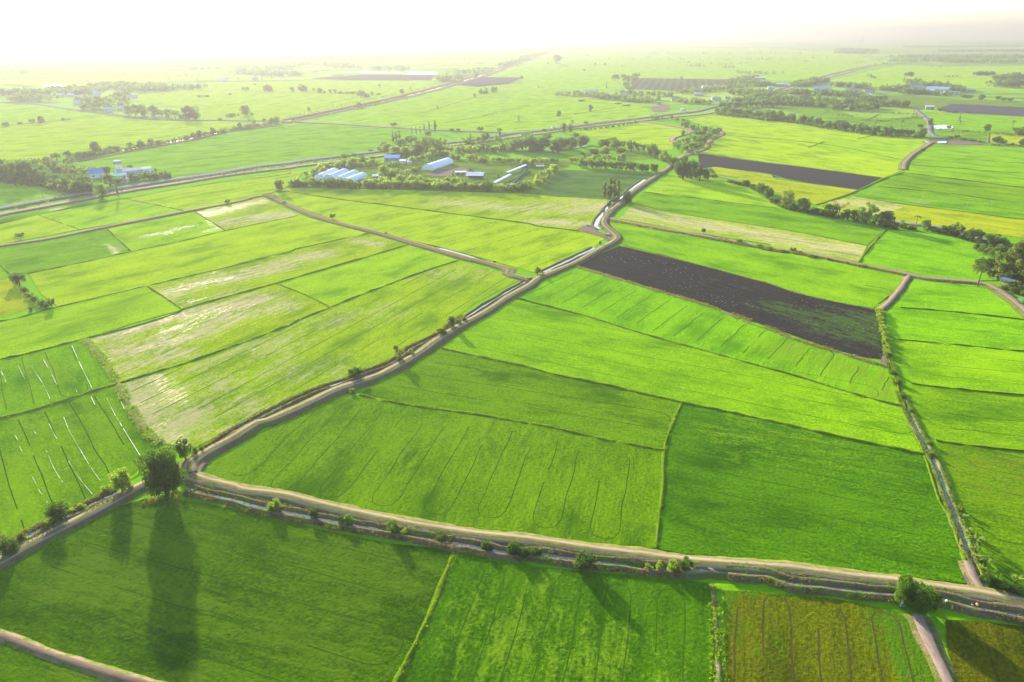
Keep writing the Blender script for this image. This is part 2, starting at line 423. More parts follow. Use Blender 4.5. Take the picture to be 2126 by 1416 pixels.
# ------------------------------------------------------------------ ground sheet: one big plain of small fields to the horizon
def ground_mat():
    m, t, out = new_mat('plain_of_fields'); L = t.links.new
    co = N(t, 'ShaderNodeNewGeometry').outputs['Position']
    rot = N(t, 'ShaderNodeMapping'); rot.inputs['Rotation'].default_value = (0, 0, R_(-12)); rot.inputs['Scale'].default_value = (1 / 420., 1 / 150., 1)
    L(co, rot.inputs[0])
    vo = N(t, 'ShaderNodeTexVoronoi', i_Scale=1.0, i_Randomness=0.75, distance='CHEBYCHEV'); L(rot.outputs[0], vo.inputs['Vector'])
    ed = N(t, 'ShaderNodeTexVoronoi', i_Scale=1.0, i_Randomness=0.75, feature='DISTANCE_TO_EDGE'); L(rot.outputs[0], ed.inputs['Vector'])
    sp = N(t, 'ShaderNodeSeparateColor'); L(vo.outputs['Color'], sp.inputs[0])
    rp = N(t, 'ShaderNodeValToRGB'); e = rp.color_ramp; e.interpolation = 'CONSTANT'
    cols = [(0.0, (0.13, 0.25, 0.012)), (0.22, (0.17, 0.29, 0.015)), (0.45, (0.10, 0.22, 0.012)), (0.62, (0.20, 0.27, 0.03)), (0.78, (0.12, 0.19, 0.03)), (0.88, (0.09, 0.07, 0.055)), (0.93, (0.15, 0.26, 0.015))]
    e.elements[0].color = cols[0][1] + (1,); e.elements[1].position = cols[1][0]; e.elements[1].color = cols[1][1] + (1,)
    for p, c in cols[2:]:
        x = e.elements.new(p); x.color = c + (1,)
    L(sp.outputs[0], rp.inputs[0])
    n = noisen(t, co, 0.02, 5, 0.6); nf = noisen(t, co, 0.6, 4, 0.7)
    col = mixc(t, mapr(t, n, 0.4, 0.65, 0, 0.35), rp.outputs[0], (0.10, 0.16, 0.02))
    far = mapr(t, N(t, 'ShaderNodeVectorMath', operation='LENGTH').outputs['Value'], 0, 1)
    ln = N(t, 'ShaderNodeVectorMath', operation='LENGTH'); L(co, ln.inputs[0])
    near = mapr(t, ln.outputs['Value'], 900, 1300)
    base = mixc(t, mapr(t, nf, 0.3, 0.7), (0.070, 0.175, 0.001), (0.12, 0.26, 0.002))
    col = mixc(t, near, base, col)
    col = mixc(t, mathn(t, 'MULTIPLY', mapr(t, ed.outputs['Distance'], 0.035, 0.012), mathn(t, 'MULTIPLY', near, 0.6)), col, (0.04, 0.06, 0.015))
    b = N(t, 'ShaderNodeBsdfDiffuse')
    L(col, b.inputs['Color']); L(b.outputs[0], out.inputs[0]); return m
def make_ground():
    ax = [0]
    for r in (40, 80, 130, 200, 300, 450, 700, 1100, 1700, 2600, 4000, 6000, 9000, 13000, 19000, 27000, 38000): ax.append(r)
    ax = [-a for a in reversed(ax[1:])] + ax
    n = len(ax)
    V = [(x, y, 0.0) for y in ax for x in ax]
    Fa = [(j * n + i, j * n + i + 1, (j + 1) * n + i + 1, (j + 1) * n + i) for j in range(n - 1) for i in range(n - 1)]
    struct('ground', mesh_np('ground', V, Fa, (ground_mat(),)))
make_ground()

# ------------------------------------------------------------------ the fields
# tones: (light, dark) crop colours, with foreground darkening and sunward backlight painted in
YG = ((0.23, 0.36, 0.001), (0.30, 0.42, 0.002))     # yellow-green young rice, backlit glow put into the colour
BG = ((0.115, 0.27, 0.001), (0.18, 0.35, 0.001))     # bright green
MG = ((0.070, 0.180, 0.001), (0.135, 0.27, 0.001))    # mid green
DG = ((0.026, 0.100, 0.0004), (0.062, 0.175, 0.0006)) # deep green, foreground darkening put in
OG = ((0.022, 0.075, 0.0004), (0.056, 0.130, 0.0006))     # olive green, foreground darkening put in
GY = ((0.16, 0.28, 0.002), (0.23, 0.34, 0.004))       # grey green, thin
YE = ((0.25, 0.31, 0.004), (0.29, 0.34, 0.006))     # ripening yellow
m_yg = crop_mat('rice_yellow_green', *YG, 1, 0.6)
m_yg2 = crop_mat('rice_yellow_green_thin', (0.18, 0.34, 0.002), (0.25, 0.40, 0.003), 2, 0.9)
m_bg = crop_mat('rice_bright_green', *BG, 3, 0.6)
m_bg2 = crop_mat('rice_bright_green_even', (0.105, 0.28, 0.001), (0.16, 0.36, 0.001), 4, 0.5)
m_mg = crop_mat('rice_mid_green', *MG, 5, 0.8)
m_mg2 = crop_mat('rice_mid_green_rows', (0.08, 0.215, 0.001), (0.145, 0.30, 0.001), 6, 1.0)
m_dg = crop_mat('rice_deep_green', *DG, 7, 0.7, rough_bump=0.9)
m_dg2 = crop_mat('rice_deep_green_streaky', (0.052, 0.142, 0.0006), (0.112, 0.228, 0.001), 8, 1.0, rough_bump=0.8)
m_og = crop_mat('rice_olive_green', *OG, 9, 0.6, rough_bump=1.0, pale=(0.085, 0.15, 0.004))
m_dg3 = crop_mat('rice_deepest_green', (0.020, 0.080, 0.0004), (0.050, 0.140, 0.0006), 27, 0.7, rough_bump=0.8)  # bottom field, foreground darkening put into the crop colour
m_yo = crop_mat('rice_olive_yellow', (0.05, 0.13, 0.001), (0.10, 0.20, 0.001), 29, 0.7, pale=(0.15, 0.15, 0.01))
m_gy = crop_mat('rice_thin_grey_green', *GY, 10, 0.9, pale=(0.46, 0.36, 0.15))
m_wet = crop_mat('rice_thin_wet', (0.185, 0.29, 0.002), (0.26, 0.355, 0.003), 11, 1.0, pale=(0.56, 0.40, 0.20))
m_ye = crop_mat('rice_ripening_yellow', *YE, 12, 0.7)
m_gold = crop_mat('rice_golden_brown', (0.044, 0.062, 0.002), (0.098, 0.118, 0.002), 13, 0.5, rough_bump=1.0, pale=(0.06, 0.14, 0.003))
m_gold2 = crop_mat('rice_olive_brown', (0.036, 0.050, 0.002), (0.075, 0.082, 0.003), 14, 0.5, rough_bump=1.0)
m_plough = crop_mat('ploughed_soil', (0.016, 0.0135, 0.011), (0.060, 0.050, 0.040), 15, 1.3, pale=(0.06, 0.12, 0.01), rows=0.2, rough_bump=1.0, clods=0.9)
m_plough2 = crop_mat('ploughed_soil_fine', (0.034, 0.029, 0.026), (0.060, 0.051, 0.045), 16, 0.9, pale=(0.06, 0.12, 0.01), rows=0.15)
m_orch = crop_mat('vegetable_rows', (0.05, 0.12, 0.035), (0.10, 0.20, 0.06), 17, 0.6, rows=0.15, rough_bump=1.0)
m_lawn = crop_mat('farm_grass', (0.07, 0.14, 0.02), (0.13, 0.21, 0.03), 18, 0.3)
m_fardark = crop_mat('far_ploughed_rows', (0.06, 0.055, 0.06), (0.09, 0.08, 0.085), 19, 0.5, rows=0.03)
m_net = crop_mat('netted_field', (0.07, 0.085, 0.075), (0.11, 0.12, 0.11), 20, 0.3, rows=0.02)

RA = 'C2 480,300 900,70'      # rows running away to the right on the left-hand side
RB = 'C2 1200,100 2000,300'
# left of the lane
field('C1 0,775 860,520 1180,960 1075,1100 850,1290 700,1400 D1 560,160 400,250 200,345 0,420 -900,850 C1 -900,860', 'C1 600,1000 720,1230', m_mg, tram=6.5, tw=.3, inset=3,
      pale=[('C1 210,750 300,830', 5, .6), ('C1 780,780 850,900', 4, .7), ('C1 560,640 640,700', 4, .5), ('C1 60,1050 120,1080', 5, .6)])
field('C1 -900,450 0,340 620,195 860,520 0,775 -900,860', 'C1 540,250 680,560', m_mg2, tram=7, tw=.3, inset=3,
      pale=[('C1 340,360 400,500', 5, .8), ('C1 0,620 150,600', 9, .6), ('C1 240,400 260,450', 5, .6), ('C1 430,490 520,490', 4, .8)])
field('C1 870,530 1490,330 2124,90 B2 120,1416 400,1300 650,1200 1000,1060 1600,855 2070,985 1700,1180 C2 1640,-10 1440,160 1240,240 1130,330 920,410 800,470 550,550 380,630 0,820 C1 1440,985 1180,960 1080,880 960,700',
      RA, m_gy, wet=[('C1 1120,465 1180,520 1320,640', 3.5, 1.0), ('C1 1150,830 1230,960', 5, .8), ('C1 1000,540 1010,650 1150,850', 5, .55), ('C1 1400,870 1750,870', 3, .6), ('C2 80,260 330,240', 6, .5), ('C2 900,180 1100,270', 5, .45), ('B2 1230,1000 1650,980', 8, .35)],
      pale=[('C1 980,560 1040,680 1150,800 1250,850 1350,800', 14, 1.0), ('C1 1450,400 1800,250 2100,180', 10, .6), ('C1 1500,500 1700,560 1800,700', 12, .6), ('C2 60,250 300,220', 14, .7), ('C2 100,450 700,400', 14, .45), ('B2 1100,950 1750,940', 14, .5), ('B2 300,1340 1000,1240', 14, .5)], tram=9, tw=.3, inset=3)
field('C1 630,195 1000,95 1300,0 B1 1340,1215 2124,990 B2 260,1020 650,1195 400,1300 C1 2124,90 1490,325 870,520', RA, m_wet,
      wet=[('C1 800,160 1000,110 1300,20', 3.5, .95), ('C1 1230,130 1300,110', 4, 1.0), ('B1 1250,1370 1500,1270 1850,1170', 6, .78), ('C1 950,280 1150,230 1400,170', 4, .75), ('C1 700,190 760,310 860,440', 1.6, .8), ('C1 1550,60 1750,20', 3, .6)],
      pale=[('C1 800,165 1300,20 B1 1900,1140', 10, 1.0), ('C1 900,290 1400,170 1700,40', 9, .9), ('C1 950,400 1300,290', 8, .8), ('B2 0,1270 330,1180', 8, .8)])
field('B2 260,1020 640,910 1230,735 1600,850 1350,930 1000,1060 650,1195', 'B2 640,910 1230,735', m_yg2)
field('B1 1080,1040 1600,920 2124,795 B2 400,770 940,655 1230,735 900,835 640,910 300,1010 0,1090 B1 1700,1110 1340,1215', 'B1 1600,920 2124,795', m_wet,
      wet=[('B1 1280,1080 1450,1030 1700,980 1900,930', 6, .72), ('B1 1350,1170 1470,1150', 4, .7), ('B1 1500,960 1600,940', 4, .6)], pale=[('B1 1280,1080 1900,930 B2 150,940 400,850 600,810', 10, .9), ('B2 850,710 1000,740', 7, .8), ('B1 1600,1110 1800,1070', 6, .6)])
field('B1 410,1200 1080,1040 1340,1215 1000,1310 700,1405 C1 600,195 0,340 -900,450 B1 -900,1370 0,1310', 'B1 700,1400 1000,1310', m_yg2,
      pale=[('B1 770,1230 970,1160', 9, .9), ('B1 0,1370 300,1330 600,1290', 8, .7), ('C1 130,150 350,110 500,75', 8, .7)])
field('B1 210,950 600,870 960,790 1300,720 1660,635 2124,540 B2 0,615 420,520 940,655 400,770 0,870 B1 1600,920 1080,1040 420,1190 300,1100', 'B1 1600,920 2124,795', m_yg, pale=[('B1 1300,810 1700,740', 5, .9)])
field('B1 -900,850 0,750 200,720 500,670 790,620 960,790 600,870 210,950 80,950 0,880', 'B1 300,930 600,870', m_mg2,
      wet=[('B1 790,735 855,800', 1.8, 1.1), ('B1 870,740 905,765', 3, .7), ('B1 640,860 700,845', 3, .65)], pale=[('B1 60,820 160,800', 7, .8), ('B1 530,770 620,750', 5, .8), ('B1 120,900 300,915', 5, .7), ('B1 870,740 905,765', 5, 1)])
field('B1 790,620 1000,580 1440,495 1660,635 1300,720 960,790', 'B1 1300,720 1660,635', m_yg2,
      wet=[('B1 1050,680 1230,645', 4, .85), ('B1 1300,625 1380,605', 4, .8), ('B1 1480,640 1620,630 1540,560', 2.5, .9), ('B1 1450,600 1530,590', 3, .6)], pale=[('B1 900,690 930,720', 4, .8), ('B1 1050,680 1380,605', 6, .9)])
field('B1 1440,495 1700,430 1940,380 2060,450 2124,470 B2 170,390 420,520 0,615 B1 2124,540 1660,635', 'B1 1700,430 1900,385', m_wet,
      wet=[('B1 1540,510 1750,460 1950,415', 8, 1.25), ('B1 1900,520 2124,510 B2 380,510', 9, .85), ('B1 1700,560 1800,550', 6, .5)], pale=[('B1 1650,580 2124,520 B2 380,510', 12, .9)])
field('B1 -900,650 0,590 280,520 580,625 200,700 0,740 -900,820', 'B1 0,600 280,530', m_yg)
field('B1 280,520 920,400 1360,490 1000,560 580,625', 'B1 0,600 280,530', m_yg2, wet=[('B1 850,540 880,545', 2, .8), ('B1 950,550 970,548', 2, .8), ('B1 1010,437 1030,437', 2, .8)])
field('B1 920,400 1300,330 2124,200 B2 0,190 480,195 340,310 170,375 B1 1940,375 1700,430 1360,490', 'B1 1360,340 2000,230', m_yg, tram=11, tw=.4, inset=6, loops=False)
field('B1 0,540 700,420 900,390 930,400 280,520 0,590 -900,640 -900,600', 'B1 0,600 280,530', m_mg, wet=[('B1 370,478 460,472', 4, 1.3)])
field('B1 -900,1020 0,1000 80,990 250,1160 280,1190 0,1270 -900,1330', 'B1 0,1260 280,1190', m_ye)
field('B1 -900,850 0,880 80,960 0,1000 -900,1010', 'B1 0,600 280,530', m_bg)
field('B2 200,370 260,352 700,400 1100,450 1600,515 2124,585 B3 400,600 780,640 900,690 830,760 450,940 380,940 0,830 B2 1250,720 750,580 400,450', 'B2 1100,640 1600,515', m_yg, tram=14, tw=.35, loops=False)
field('B2 340,318 1000,330 2124,360 B3 500,378 900,402 960,415 870,500 820,590 780,640 400,600 0,540 B2 1600,515 700,400 260,350', 'B2 1100,640 1600,515', m_wet,
      wet=[('B2 1550,440 1800,450 2124,470', 6, .55), ('B3 400,560 500,570 650,550', 6, .75), ('B3 600,420 800,400 900,430', 6, .65), ('B3 680,480 850,520', 7, .6)], pale=[('B2 1500,430 2124,480 B3 700,430', 16, .7), ('B3 400,570 800,590', 9, .9), ('B3 680,500 880,440', 9, 1)])
field('B3 520,180 1270,220 1130,320 1000,405 870,395 500,375 400,365', 'B3 620,200 1250,240', m_orch)
field('B2 340,310 480,240 700,170 1000,120 2124,100 B3 300,100 700,120 600,180 400,365 0,350 B2 1000,325', 'B2 340,310 1000,325', m_lawn, pale=[('B2 1400,200 1650,190', 8, .5)])
# centre and right, near
field('C1 1490,1200 1560,1100 1740,1000 2124,775 C2 620,625 860,620 1200,680 1700,750 C3 0,760 500,845 1340,1015 1330,1280 D3 1300,200 1275,435 700,430 D2 2124,360 1200,200 600,100 0,0 C1 1700,1265', 'C3 890,990 800,1416', m_dg2,
      tram=6.6, tw=.2, inset=5.5, pale=[('C2 1600,900 1850,900', 14, .6), ('C2 200,1180 330,1180', 8, .5), ('C2 600,900 700,950', 8, .5), ('C2 1100,1050 1150,1150', 8, .45), ('C3 0,1000 100,1100', 10, .5)])
field('C3 1470,662 1800,720 2124,795 C4 500,852 1000,962 1380,1040 1430,1150 1520,1400 D4 1560,120 1660,400 1750,700 1300,650 700,580 0,510 D3 1500,480 1300,440 1330,0 C3 1345,1010 1400,820', 'D4 200,200 1200,420', m_dg,
      tram=8, tw=.2, inset=6, pale=[('C4 200,900 600,950', 18, .5), ('C4 100,800 350,1000', 14, .35)])
field('C2 890,590 1100,450 1470,265 1800,330 2124,400 C3 500,445 1050,560 1465,655 1400,820 1340,1005 900,925 500,830 0,745 C2 1700,735 1200,665', 'C2 1500,540 2124,640', m_dg2, tram=9, tw=.22, inset=6, pale=[('C2 1500,300 1700,400', 12, .5)])
field('C2 1490,255 1820,0 B3 0,1260 230,1135 800,1275 C3 1100,130 1500,245 2124,415 C4 400,450 900,605 1220,690 1370,1030 1000,955 500,845 C3 2124,790 1470,650 1050,555 500,440 C2 1800,325', 'C3 200,180 1500,430', m_bg,
      tram=9, tw=.22, inset=5)
field('B3 250,1120 400,1030 520,960 690,905 1200,1055 1700,1205 2124,1360 C4 400,190 800,310 1130,405 1200,520 1225,685 900,600 400,445 0,340 C3 2124,410 1500,240 1100,125 B3 800,1268', 'B3 720,1225 1035,1040', m_bg2,
      tram=8.5, tw=.34, inset=5, pale=[('C4 450,280 700,350 1000,500 1050,580', 13, 1.0), ('C4 700,400 900,480', 12, .6)])
field('B3 705,893 850,815 1010,750 1300,810 1600,890 2124,1030 B4 500,1110 1035,1220 C4 1065,0 1085,150 1105,340 900,320 700,262 400,155 0,15 B3 1700,1190 1200,1045', 'B3 900,800 1900,1080', m_plough, name='ploughed_field',
      pale=[('B4 300,1200 600,1290 850,1300', 10, .75), ('C4 700,60 880,130 950,150', 14, .9), ('C4 1020,30 1040,170', 9, .9), ('B3 1700,1010 1900,1060', 10, .25)])
field('B3 940,575 1100,590 1500,665 1900,745 2124,790 B4 262,790 500,820 900,895 1250,962 1200,1080 1070,1215 800,1170 500,1105 B3 1900,965 1600,885 1300,805 1040,740 1010,690 960,620', 'B4 0,840 900,1040', m_bg, pale=[('B3 1000,640 1200,700', 8, .3)])
field('B4 1280,980 1500,1020 1700,1045 1870,1060 1950,1120 2124,1240 3600,1500 C4 3600,310 2124,280 1700,240 1200,195 1120,150 1110,0 B4 1100,1220 1200,1090', 'B4 1200,1200 2000,1270', m_bg2, tram=10, tw=.2, inset=6)
field('C4 1200,195 1700,240 2124,280 3600,310 3600,650 2124,605 1600,555 1300,520 1230,400', 'C4 1300,215 2124,290', m_bg, tram=9, tw=.2, inset=6, pale=[('C4 1500,420 2000,470', 12, .3)])
field('C4 1300,520 1600,555 2124,605 3600,650 3600,1050 2124,1015 1700,970 1480,940 1380,800 1290,640', 'C4 1400,620 2124,700', m_mg, tram=9, tw=.22, inset=6)
field('C4 1480,940 1700,970 2124,1015 3600,1050 D4 3600,900 2124,740 1950,620 1800,400 1700,200 1620,0 C4 1570,1150', 'D4 1800,280 2124,360', m_yo, tram=10, tw=.25, inset=6, pale=[('C4 1800,1100 2000,1300', 16, .4)])
# near strip below the lane
field('D1 -300,760 0,600 250,450 500,310 800,150 1050,75 1300,75 1700,140 2124,235 D2 600,300 1100,400 1560,445 1480,620 1400,800 1160,1416 800,2300 D1 1000,1416 600,1290 300,1170 0,1060 -300,940', 'D1 200,740 1500,1160', m_og,
      tram=8, tw=.22, inset=6, dbl=False, pale=[('D1 1020,160 1090,440', 3, 1.1), ('D1 500,700 640,570', 6, 1.3), ('D1 380,700 450,690', 5, 1.0), ('D1 800,700 950,720 1050,800', 8, 1.0), ('D1 1130,790 1220,760', 5, 1.1), ('D1 1350,400 1420,340', 4, .9), ('D1 1450,880 1800,980', 9, .8), ('D2 600,430 1200,620', 9, .9), ('D2 700,950 900,830', 8, .9), ('D2 200,1100 700,1200 900,1100', 12, .8), ('D1 1400,1400 1500,1320', 5, 1.0)])
field('D2 1620,450 1800,480 2124,555 D3 300,560 700,600 1300,650 1660,690 1700,800 1720,1000 1750,1416 1760,2300 D2 800,2300 1190,1416 1430,800 1530,600', 'D3 560,1416 700,700', m_dg3,
      tram=4.9, tw=.2, inset=4.5, pale=[('D3 250,1100 500,1300 900,1350', 14, .6), ('D2 1650,850 1700,950', 7, .5), ('D3 380,700 480,690', 5, .6)])
field('D3 1780,745 2124,760 D4 300,770 700,800 1200,900 1300,1000 1520,1416 1700,2300 D3 1810,2300 1800,1416', 'D4 150,1416 160,850', m_gold, loops=2, tram=4.6, tw=.24, inset=3.5, tram_mat=M_MUDB,
      pale=[('D4 1180,950 1250,1120 1450,1416', 5, 1.6), ('D4 60,1000 100,1100', 5, .7), ('D3 1780,760 2124,740', 2.2, 1.2)])
field('D4 1545,960 1800,975 2124,1010 3600,1050 2600,2300 1850,2300 1640,1416 1560,1200', 'D4 1540,1050 1640,1416', m_gold2, tram=7, tw=.35, tram_mat=M_MUDB)
field('D1 -300,1030 0,1130 300,1240 600,1360 760,1416 1500,2300 -300,2300', 'D1 0,1200 900,1500', m_og, pale=[('D1 450,1330 560,1416', 5, 1.0)])
# middle distance, right
field('B3 1120,432 1190,350 1600,400 2124,462 B4 340,480 700,540 1100,625 970,742 500,652 262,608 B3 2124,610 1400,500', 'B3 1200,400 2124,520', m_mg2, pale=[('B4 450,540 900,680', 14, .35)])
field('B3 1190,347 1400,210 1500,225 1700,245 B4 0,290 120,340 250,420 340,478 B3 2124,460 1600,398', 'B3 1200,330 2124,450', m_yg2)
field('B3 1010,545 1120,435 1400,503 2124,613 B4 500,655 970,748 905,865 500,795 262,760 B3 2124,735 1500,640', 'B3 1200,480 2124,630', m_wet,
      wet=[('B3 1600,600 2124,680 B4 500,740 940,780', 9, .8), ('B3 1120,470 1300,520', 7, .55), ('B4 760,800 900,830', 6, .75), ('B3 2124,640 B4 300,680', 8, .7)], pale=[('B3 1100,500 1500,570 2124,670 B4 600,740 940,790', 16, .85)])
field('B4 1115,630 1500,660 1650,700 1850,750 1900,830 1930,1000 1700,1005 1400,975 1270,950 920,870 1000,745', 'B4 1100,800 1900,940', m_bg2)
field('B3 1700,165 2124,222 B4 300,260 900,335 870,350 590,445 400,400 250,330 0,260 B3 1900,245 1640,205', 'B4 0,210 600,300', m_ye)
field('A3 1590,1130 1620,1125 2124,1200 B4 500,165 1080,245 900,335 400,262 0,187 B3 1700,165 1600,180', 'B4 0,150 900,280', m_plough2, name='ploughed_field')
field('A3 1500,880 1750,845 2124,885 A4 1000,980 1430,1020 1380,1080 1240,1200 1230,1250 1100,1305 A4 500,1225 A3 1900,1165 1600,1125 1670,1085 1660,1060 1770,990 1740,950 1640,920', 'A4 0,960 1200,1120', m_yg, pale=[('A4 500,1050 650,1040', 20, .3)])
field('A4 650,1040 700,1035 1430,1030 1380,1080 1300,1140 1240,1200 1240,1180 900,1140 540,1085', 'A4 0,960 1200,1120', m_yg2)
field('A4 1440,1055 1600,1060 2124,1082 3600,1100 B4 3600,350 2124,315 1700,262 1250,207 1250,150 1370,80', 'B4 1400,170 2124,240', m_bg, tram=16, tw=.3, loops=False)
field('B4 1240,210 1700,266 2124,316 3600,350 3600,480 2124,430 1500,350 1050,310', 'B4 1400,170 2124,240', m_mg, tram=16, tw=.3, loops=False)
field('B4 1050,312 1500,352 2124,432 3600,480 3600,620 2124,552 1700,498 1280,443 870,380', 'B4 1400,170 2124,240', m_mg2, wet=[('B4 1040,410 1170,440', 6, .8), ('B4 1350,410 1370,440', 6, .8), ('B4 950,350 980,345', 5, .8)], tram=18, tw=.5, loops=False)
field('B4 590,447 870,380 1280,445 1160,492 1130,570 900,545 700,540', 'B4 870,380 1200,440', m_wet, wet=[('B4 1000,500 1160,450', 9, .9), ('B4 880,390 1100,430', 7, .6)], pale=[('B4 800,420 1150,470', 18, .8)])
field('B4 1280,446 1700,500 2124,555 3600,620 3600,900 2124,690 1900,655 1700,640 1500,605 1180,572 1150,520 1160,492', 'B4 1300,480 2124,590', m_ye, tram=9, tw=.45, loops=False, tram_mat=M_BUND)
# middle distance, left and centre
field('B1 -900,230 0,265 250,300 500,350 400,390 0,455 -900,500', 'B1 0,270 500,350', m_bg)
field('A2 0,970 400,905 700,915 1250,950 1330,1040 1060,1110 700,1165 0,1235 A1 1300,1305 800,1260 550,1205 1000,1110 1700,970', 'A1 1300,1200 2124,1120', m_bg)
field('A1 -900,960 0,930 300,905 760,855 1150,885 2000,900 1800,935 1480,980 1340,1040 1000,1090 650,1120 400,1150 300,1180 0,1180 -900,1200', 'A1 0,1000 1300,900', m_yg)
field('A1 -900,760 0,762 400,800 780,852 500,885 300,900 0,925 -900,950', 'A1 0,1000 1300,900', m_yg2)
field('A1 900,740 1050,690 1480,650 1520,605 2124,600 A2 500,590 1420,600 1400,655 1100,725 340,885 0,885 A1 1500,880 1480,800 1300,790 1000,740', 'A1 1000,730 2124,640', m_yg)
field('A2 500,895 800,830 1400,675 1600,650 1740,620 A3 300,620 500,640 540,700 900,740 1100,765 1320,830 1200,860 900,890 600,935 200,975 A2 1900,970 1250,945 700,910', 'A2 1000,850 2124,760', m_yg2)
field('A3 620,985 900,930 1180,900 1400,925 1530,950 1520,980 1410,1015 1400,1100 1060,1100 800,1000', 'A3 700,980 1500,960', m_yg)
field('A3 560,1120 800,1085 1000,1060 1060,1110 700,1150', 'A3 700,980 1500,960', m_bg2)
field('A3 1000,1110 1220,1130 1280,1165 1100,1180 980,1150', 'A3 700,980 1500,960', m_lawn, pale=[('A3 1080,1150 1190,1165', 6, 1.5)])
field('A3 50,560 500,420 1000,365 1800,350 A4 200,350 900,400 1100,470 700,540 600,590 300,590 0,580 A3 1880,580 1160,570 1050,600 1020,660 900,660 540,650 300,620 300,570 A2 1740,565', 'A3 500,500 1800,450', m_yg2)
field('A3 1080,655 1150,575 1890,585 1880,630 1450,668', 'A3 1200,575 1120,655', m_net, name='netted_field', z=0.26)
field('A2 1590,625 1640,605 1730,565 2080,570 1960,620 1740,640', 'A2 1740,565 1640,610', m_fardark, name='ploughed_field', z=0.26)
field('A2 520,575 900,548 1420,552 1400,590 900,588 530,580', 'A2 520,575 1400,560', m_fardark, name='ploughed_field', z=0.26)
field('A4 1480,800 1600,765 2124,790 3600,830 3600,880 2124,858 1560,825', 'A4 1500,800 2124,830', m_fardark, name='ploughed_field', z=0.26)
field('A4 250,795 500,785 750,800 880,860 1100,870 1400,860 1440,960 1100,930 700,880', 'A4 500,850 1300,900', m_mg)
field('A4 1040,690 1300,700 1700,735 2124,745 3600,770 3600,835 2124,790 1600,765 1500,790 1340,810 1200,790 1100,730', 'A4 1500,800 2124,830', m_lawn)
field('A4 1380,820 1700,840 2124,862 3600,880 3600,1000 2124,980 1640,955 1500,925 1440,900', 'A4 1500,880 2124,920', m_bg)
field('A4 1480,960 1870,985 1860,1050 1580,1030 1500,1000', 'A4 1500,880 2124,920', m_mg)
field('A4 1880,985 2124,995 3600,1010 3600,1080 2124,1070 1870,1050', 'A4 1500,880 2124,920', m_ye)
field('A4 700,590 1000,520 1200,480 1600,490 2124,485 2600,480 2600,660 2124,655 1750,650 1500,640 1000,640 780,640', 'A4 1000,560 2124,560', m_yg2)

# ------------------------------------------------------------------ roads, lanes, canals, banks
DIRTC, VERGE = (0.215, 0.155, 0.112), (0.066, 0.066, 0.018)
m_lane = road_mat('dirt_lane', 2.3, DIRTC, VERGE)
m_lane2 = road_mat('grassy_lane', 3.0, (0.20, 0.145, 0.105), (0.07, 0.075, 0.015))
m_red = road_mat('red_dirt_road', 4.0, (0.25, 0.165, 0.135), (0.06, 0.07, 0.015), 'full')
m_pave = road_mat('paved_road', 4.6, (0.15, 0.145, 0.16), (0.06, 0.07, 0.015), 'full')
m_path = road_mat('foot_path', 1.6, (0.22, 0.155, 0.11), (0.06, 0.07, 0.015), 'full')
def lane(name, pts, hw, mat, h=0.8, slope=1.2, seed=1, side=M_BANK):
    pr = ((-hw - slope - .6, 0.0), (-hw - slope * .4, h * .62), (-hw, h), (0, h + .03), (hw, h), (hw + slope * .4, h * .62), (hw + slope + .6, 0.0))
    return ribbon(name, P(pts), pr, (side, mat), (0, 0, 1, 1, 0, 0), 0.14, 0.08, seed, 0.35)
MAIN = 'C1 1385,1190 1410,1110 1500,1050 1700,940 1900,820 2124,700 C2 200,805 450,695 700,575 850,525 1000,475 1150,402 1300,312 1450,205 1600,112 1800,2 B3 200,1130 350,1045 420,990 500,955 700,872 830,797 960,728 1000,700 985,665 920,612 900,570 945,500 1030,430 1110,352 1250,260 1390,165 1412,135'
lane('road', MAIN, 1.9, m_lane, 0.8, 0.9, 1)
lane('road', 'C1 1385,1190 1420,1210 1500,1240 1700,1285 2000,1340 D2 0,15 300,55 600,130 900,200 1200,265 1500,315 1800,360 2100,400 D3 300,385 700,440 1100,490 1500,545 2124,590 D4 400,595 800,650 1200,700 1500,750 1800,795 2124,860 2500,950', 2.1, m_lane, 0.6, 0.3, 2, M_BANKG)
lane('road', 'C1 1385,1195 1230,1230 1050,1275 D1 850,90 600,225 400,325 200,430 0,545 -900,1020', 1.6, m_lane, 0.6, 0.6, 3)
lane('road', 'B3 350,1000 200,955 0,880 B2 1980,925 1900,900 1600,825 1250,725 1000,650 750,590 550,530 400,470 250,400 175,378 0,412', 1.9, m_lane2, 0.6, 1.0, 4, M_BANKG)
lane('path', 'B2 60,402 0,412 B1 1940,378 1700,432 1360,496 1000,566 700,626 400,690 200,722 0,750 -300,830', 1.5, m_path, 0.6, 1.6, 5, M_BANKG)
lane('road', 'B1 -300,530 0,475 300,418 600,367 850,328 1100,290 1300,258 1600,215 1900,163 2124,140 B2 400,130 700,92 1000,56 A2 1250,1085 1540,1050 1900,1000 2050,980 A3 200,985 400,965 600,940 900,900 1200,865 1400,840 1560,822 1700,788 1790,765 A4 0,740 200,690 330,655 450,620 560,590 650,560 750,535 900,500 1050,475 1240,465 1500,450', 4.6, m_pave, 0.8, 1.6, 6, M_BANKG)
lane('road', 'B1 -300,590 0,520 300,465 600,410 800,370 1000,335 1300,290 1600,240 1900,200 2124,175 B2 400,165 700,130 1000,92 A2 1250,1110 1480,1080 1700,1055 2030,1010 A3 240,1010 500,975 700,945 900,920 1160,892 1400,862 1600,845 1690,830 A4 60,770 230,712 330,672 500,625 650,580 770,550 900,512 1020,482', 3.2, m_red, 0.7, 1.4, 7, M_BANKG)
lane('road', 'A2 240,930 0,968 A1 1980,922 1700,965 1400,1035 1000,1105 700,1165 480,1200', 2.6, m_path, 0.8, 1.4, 8, M_BANKG)
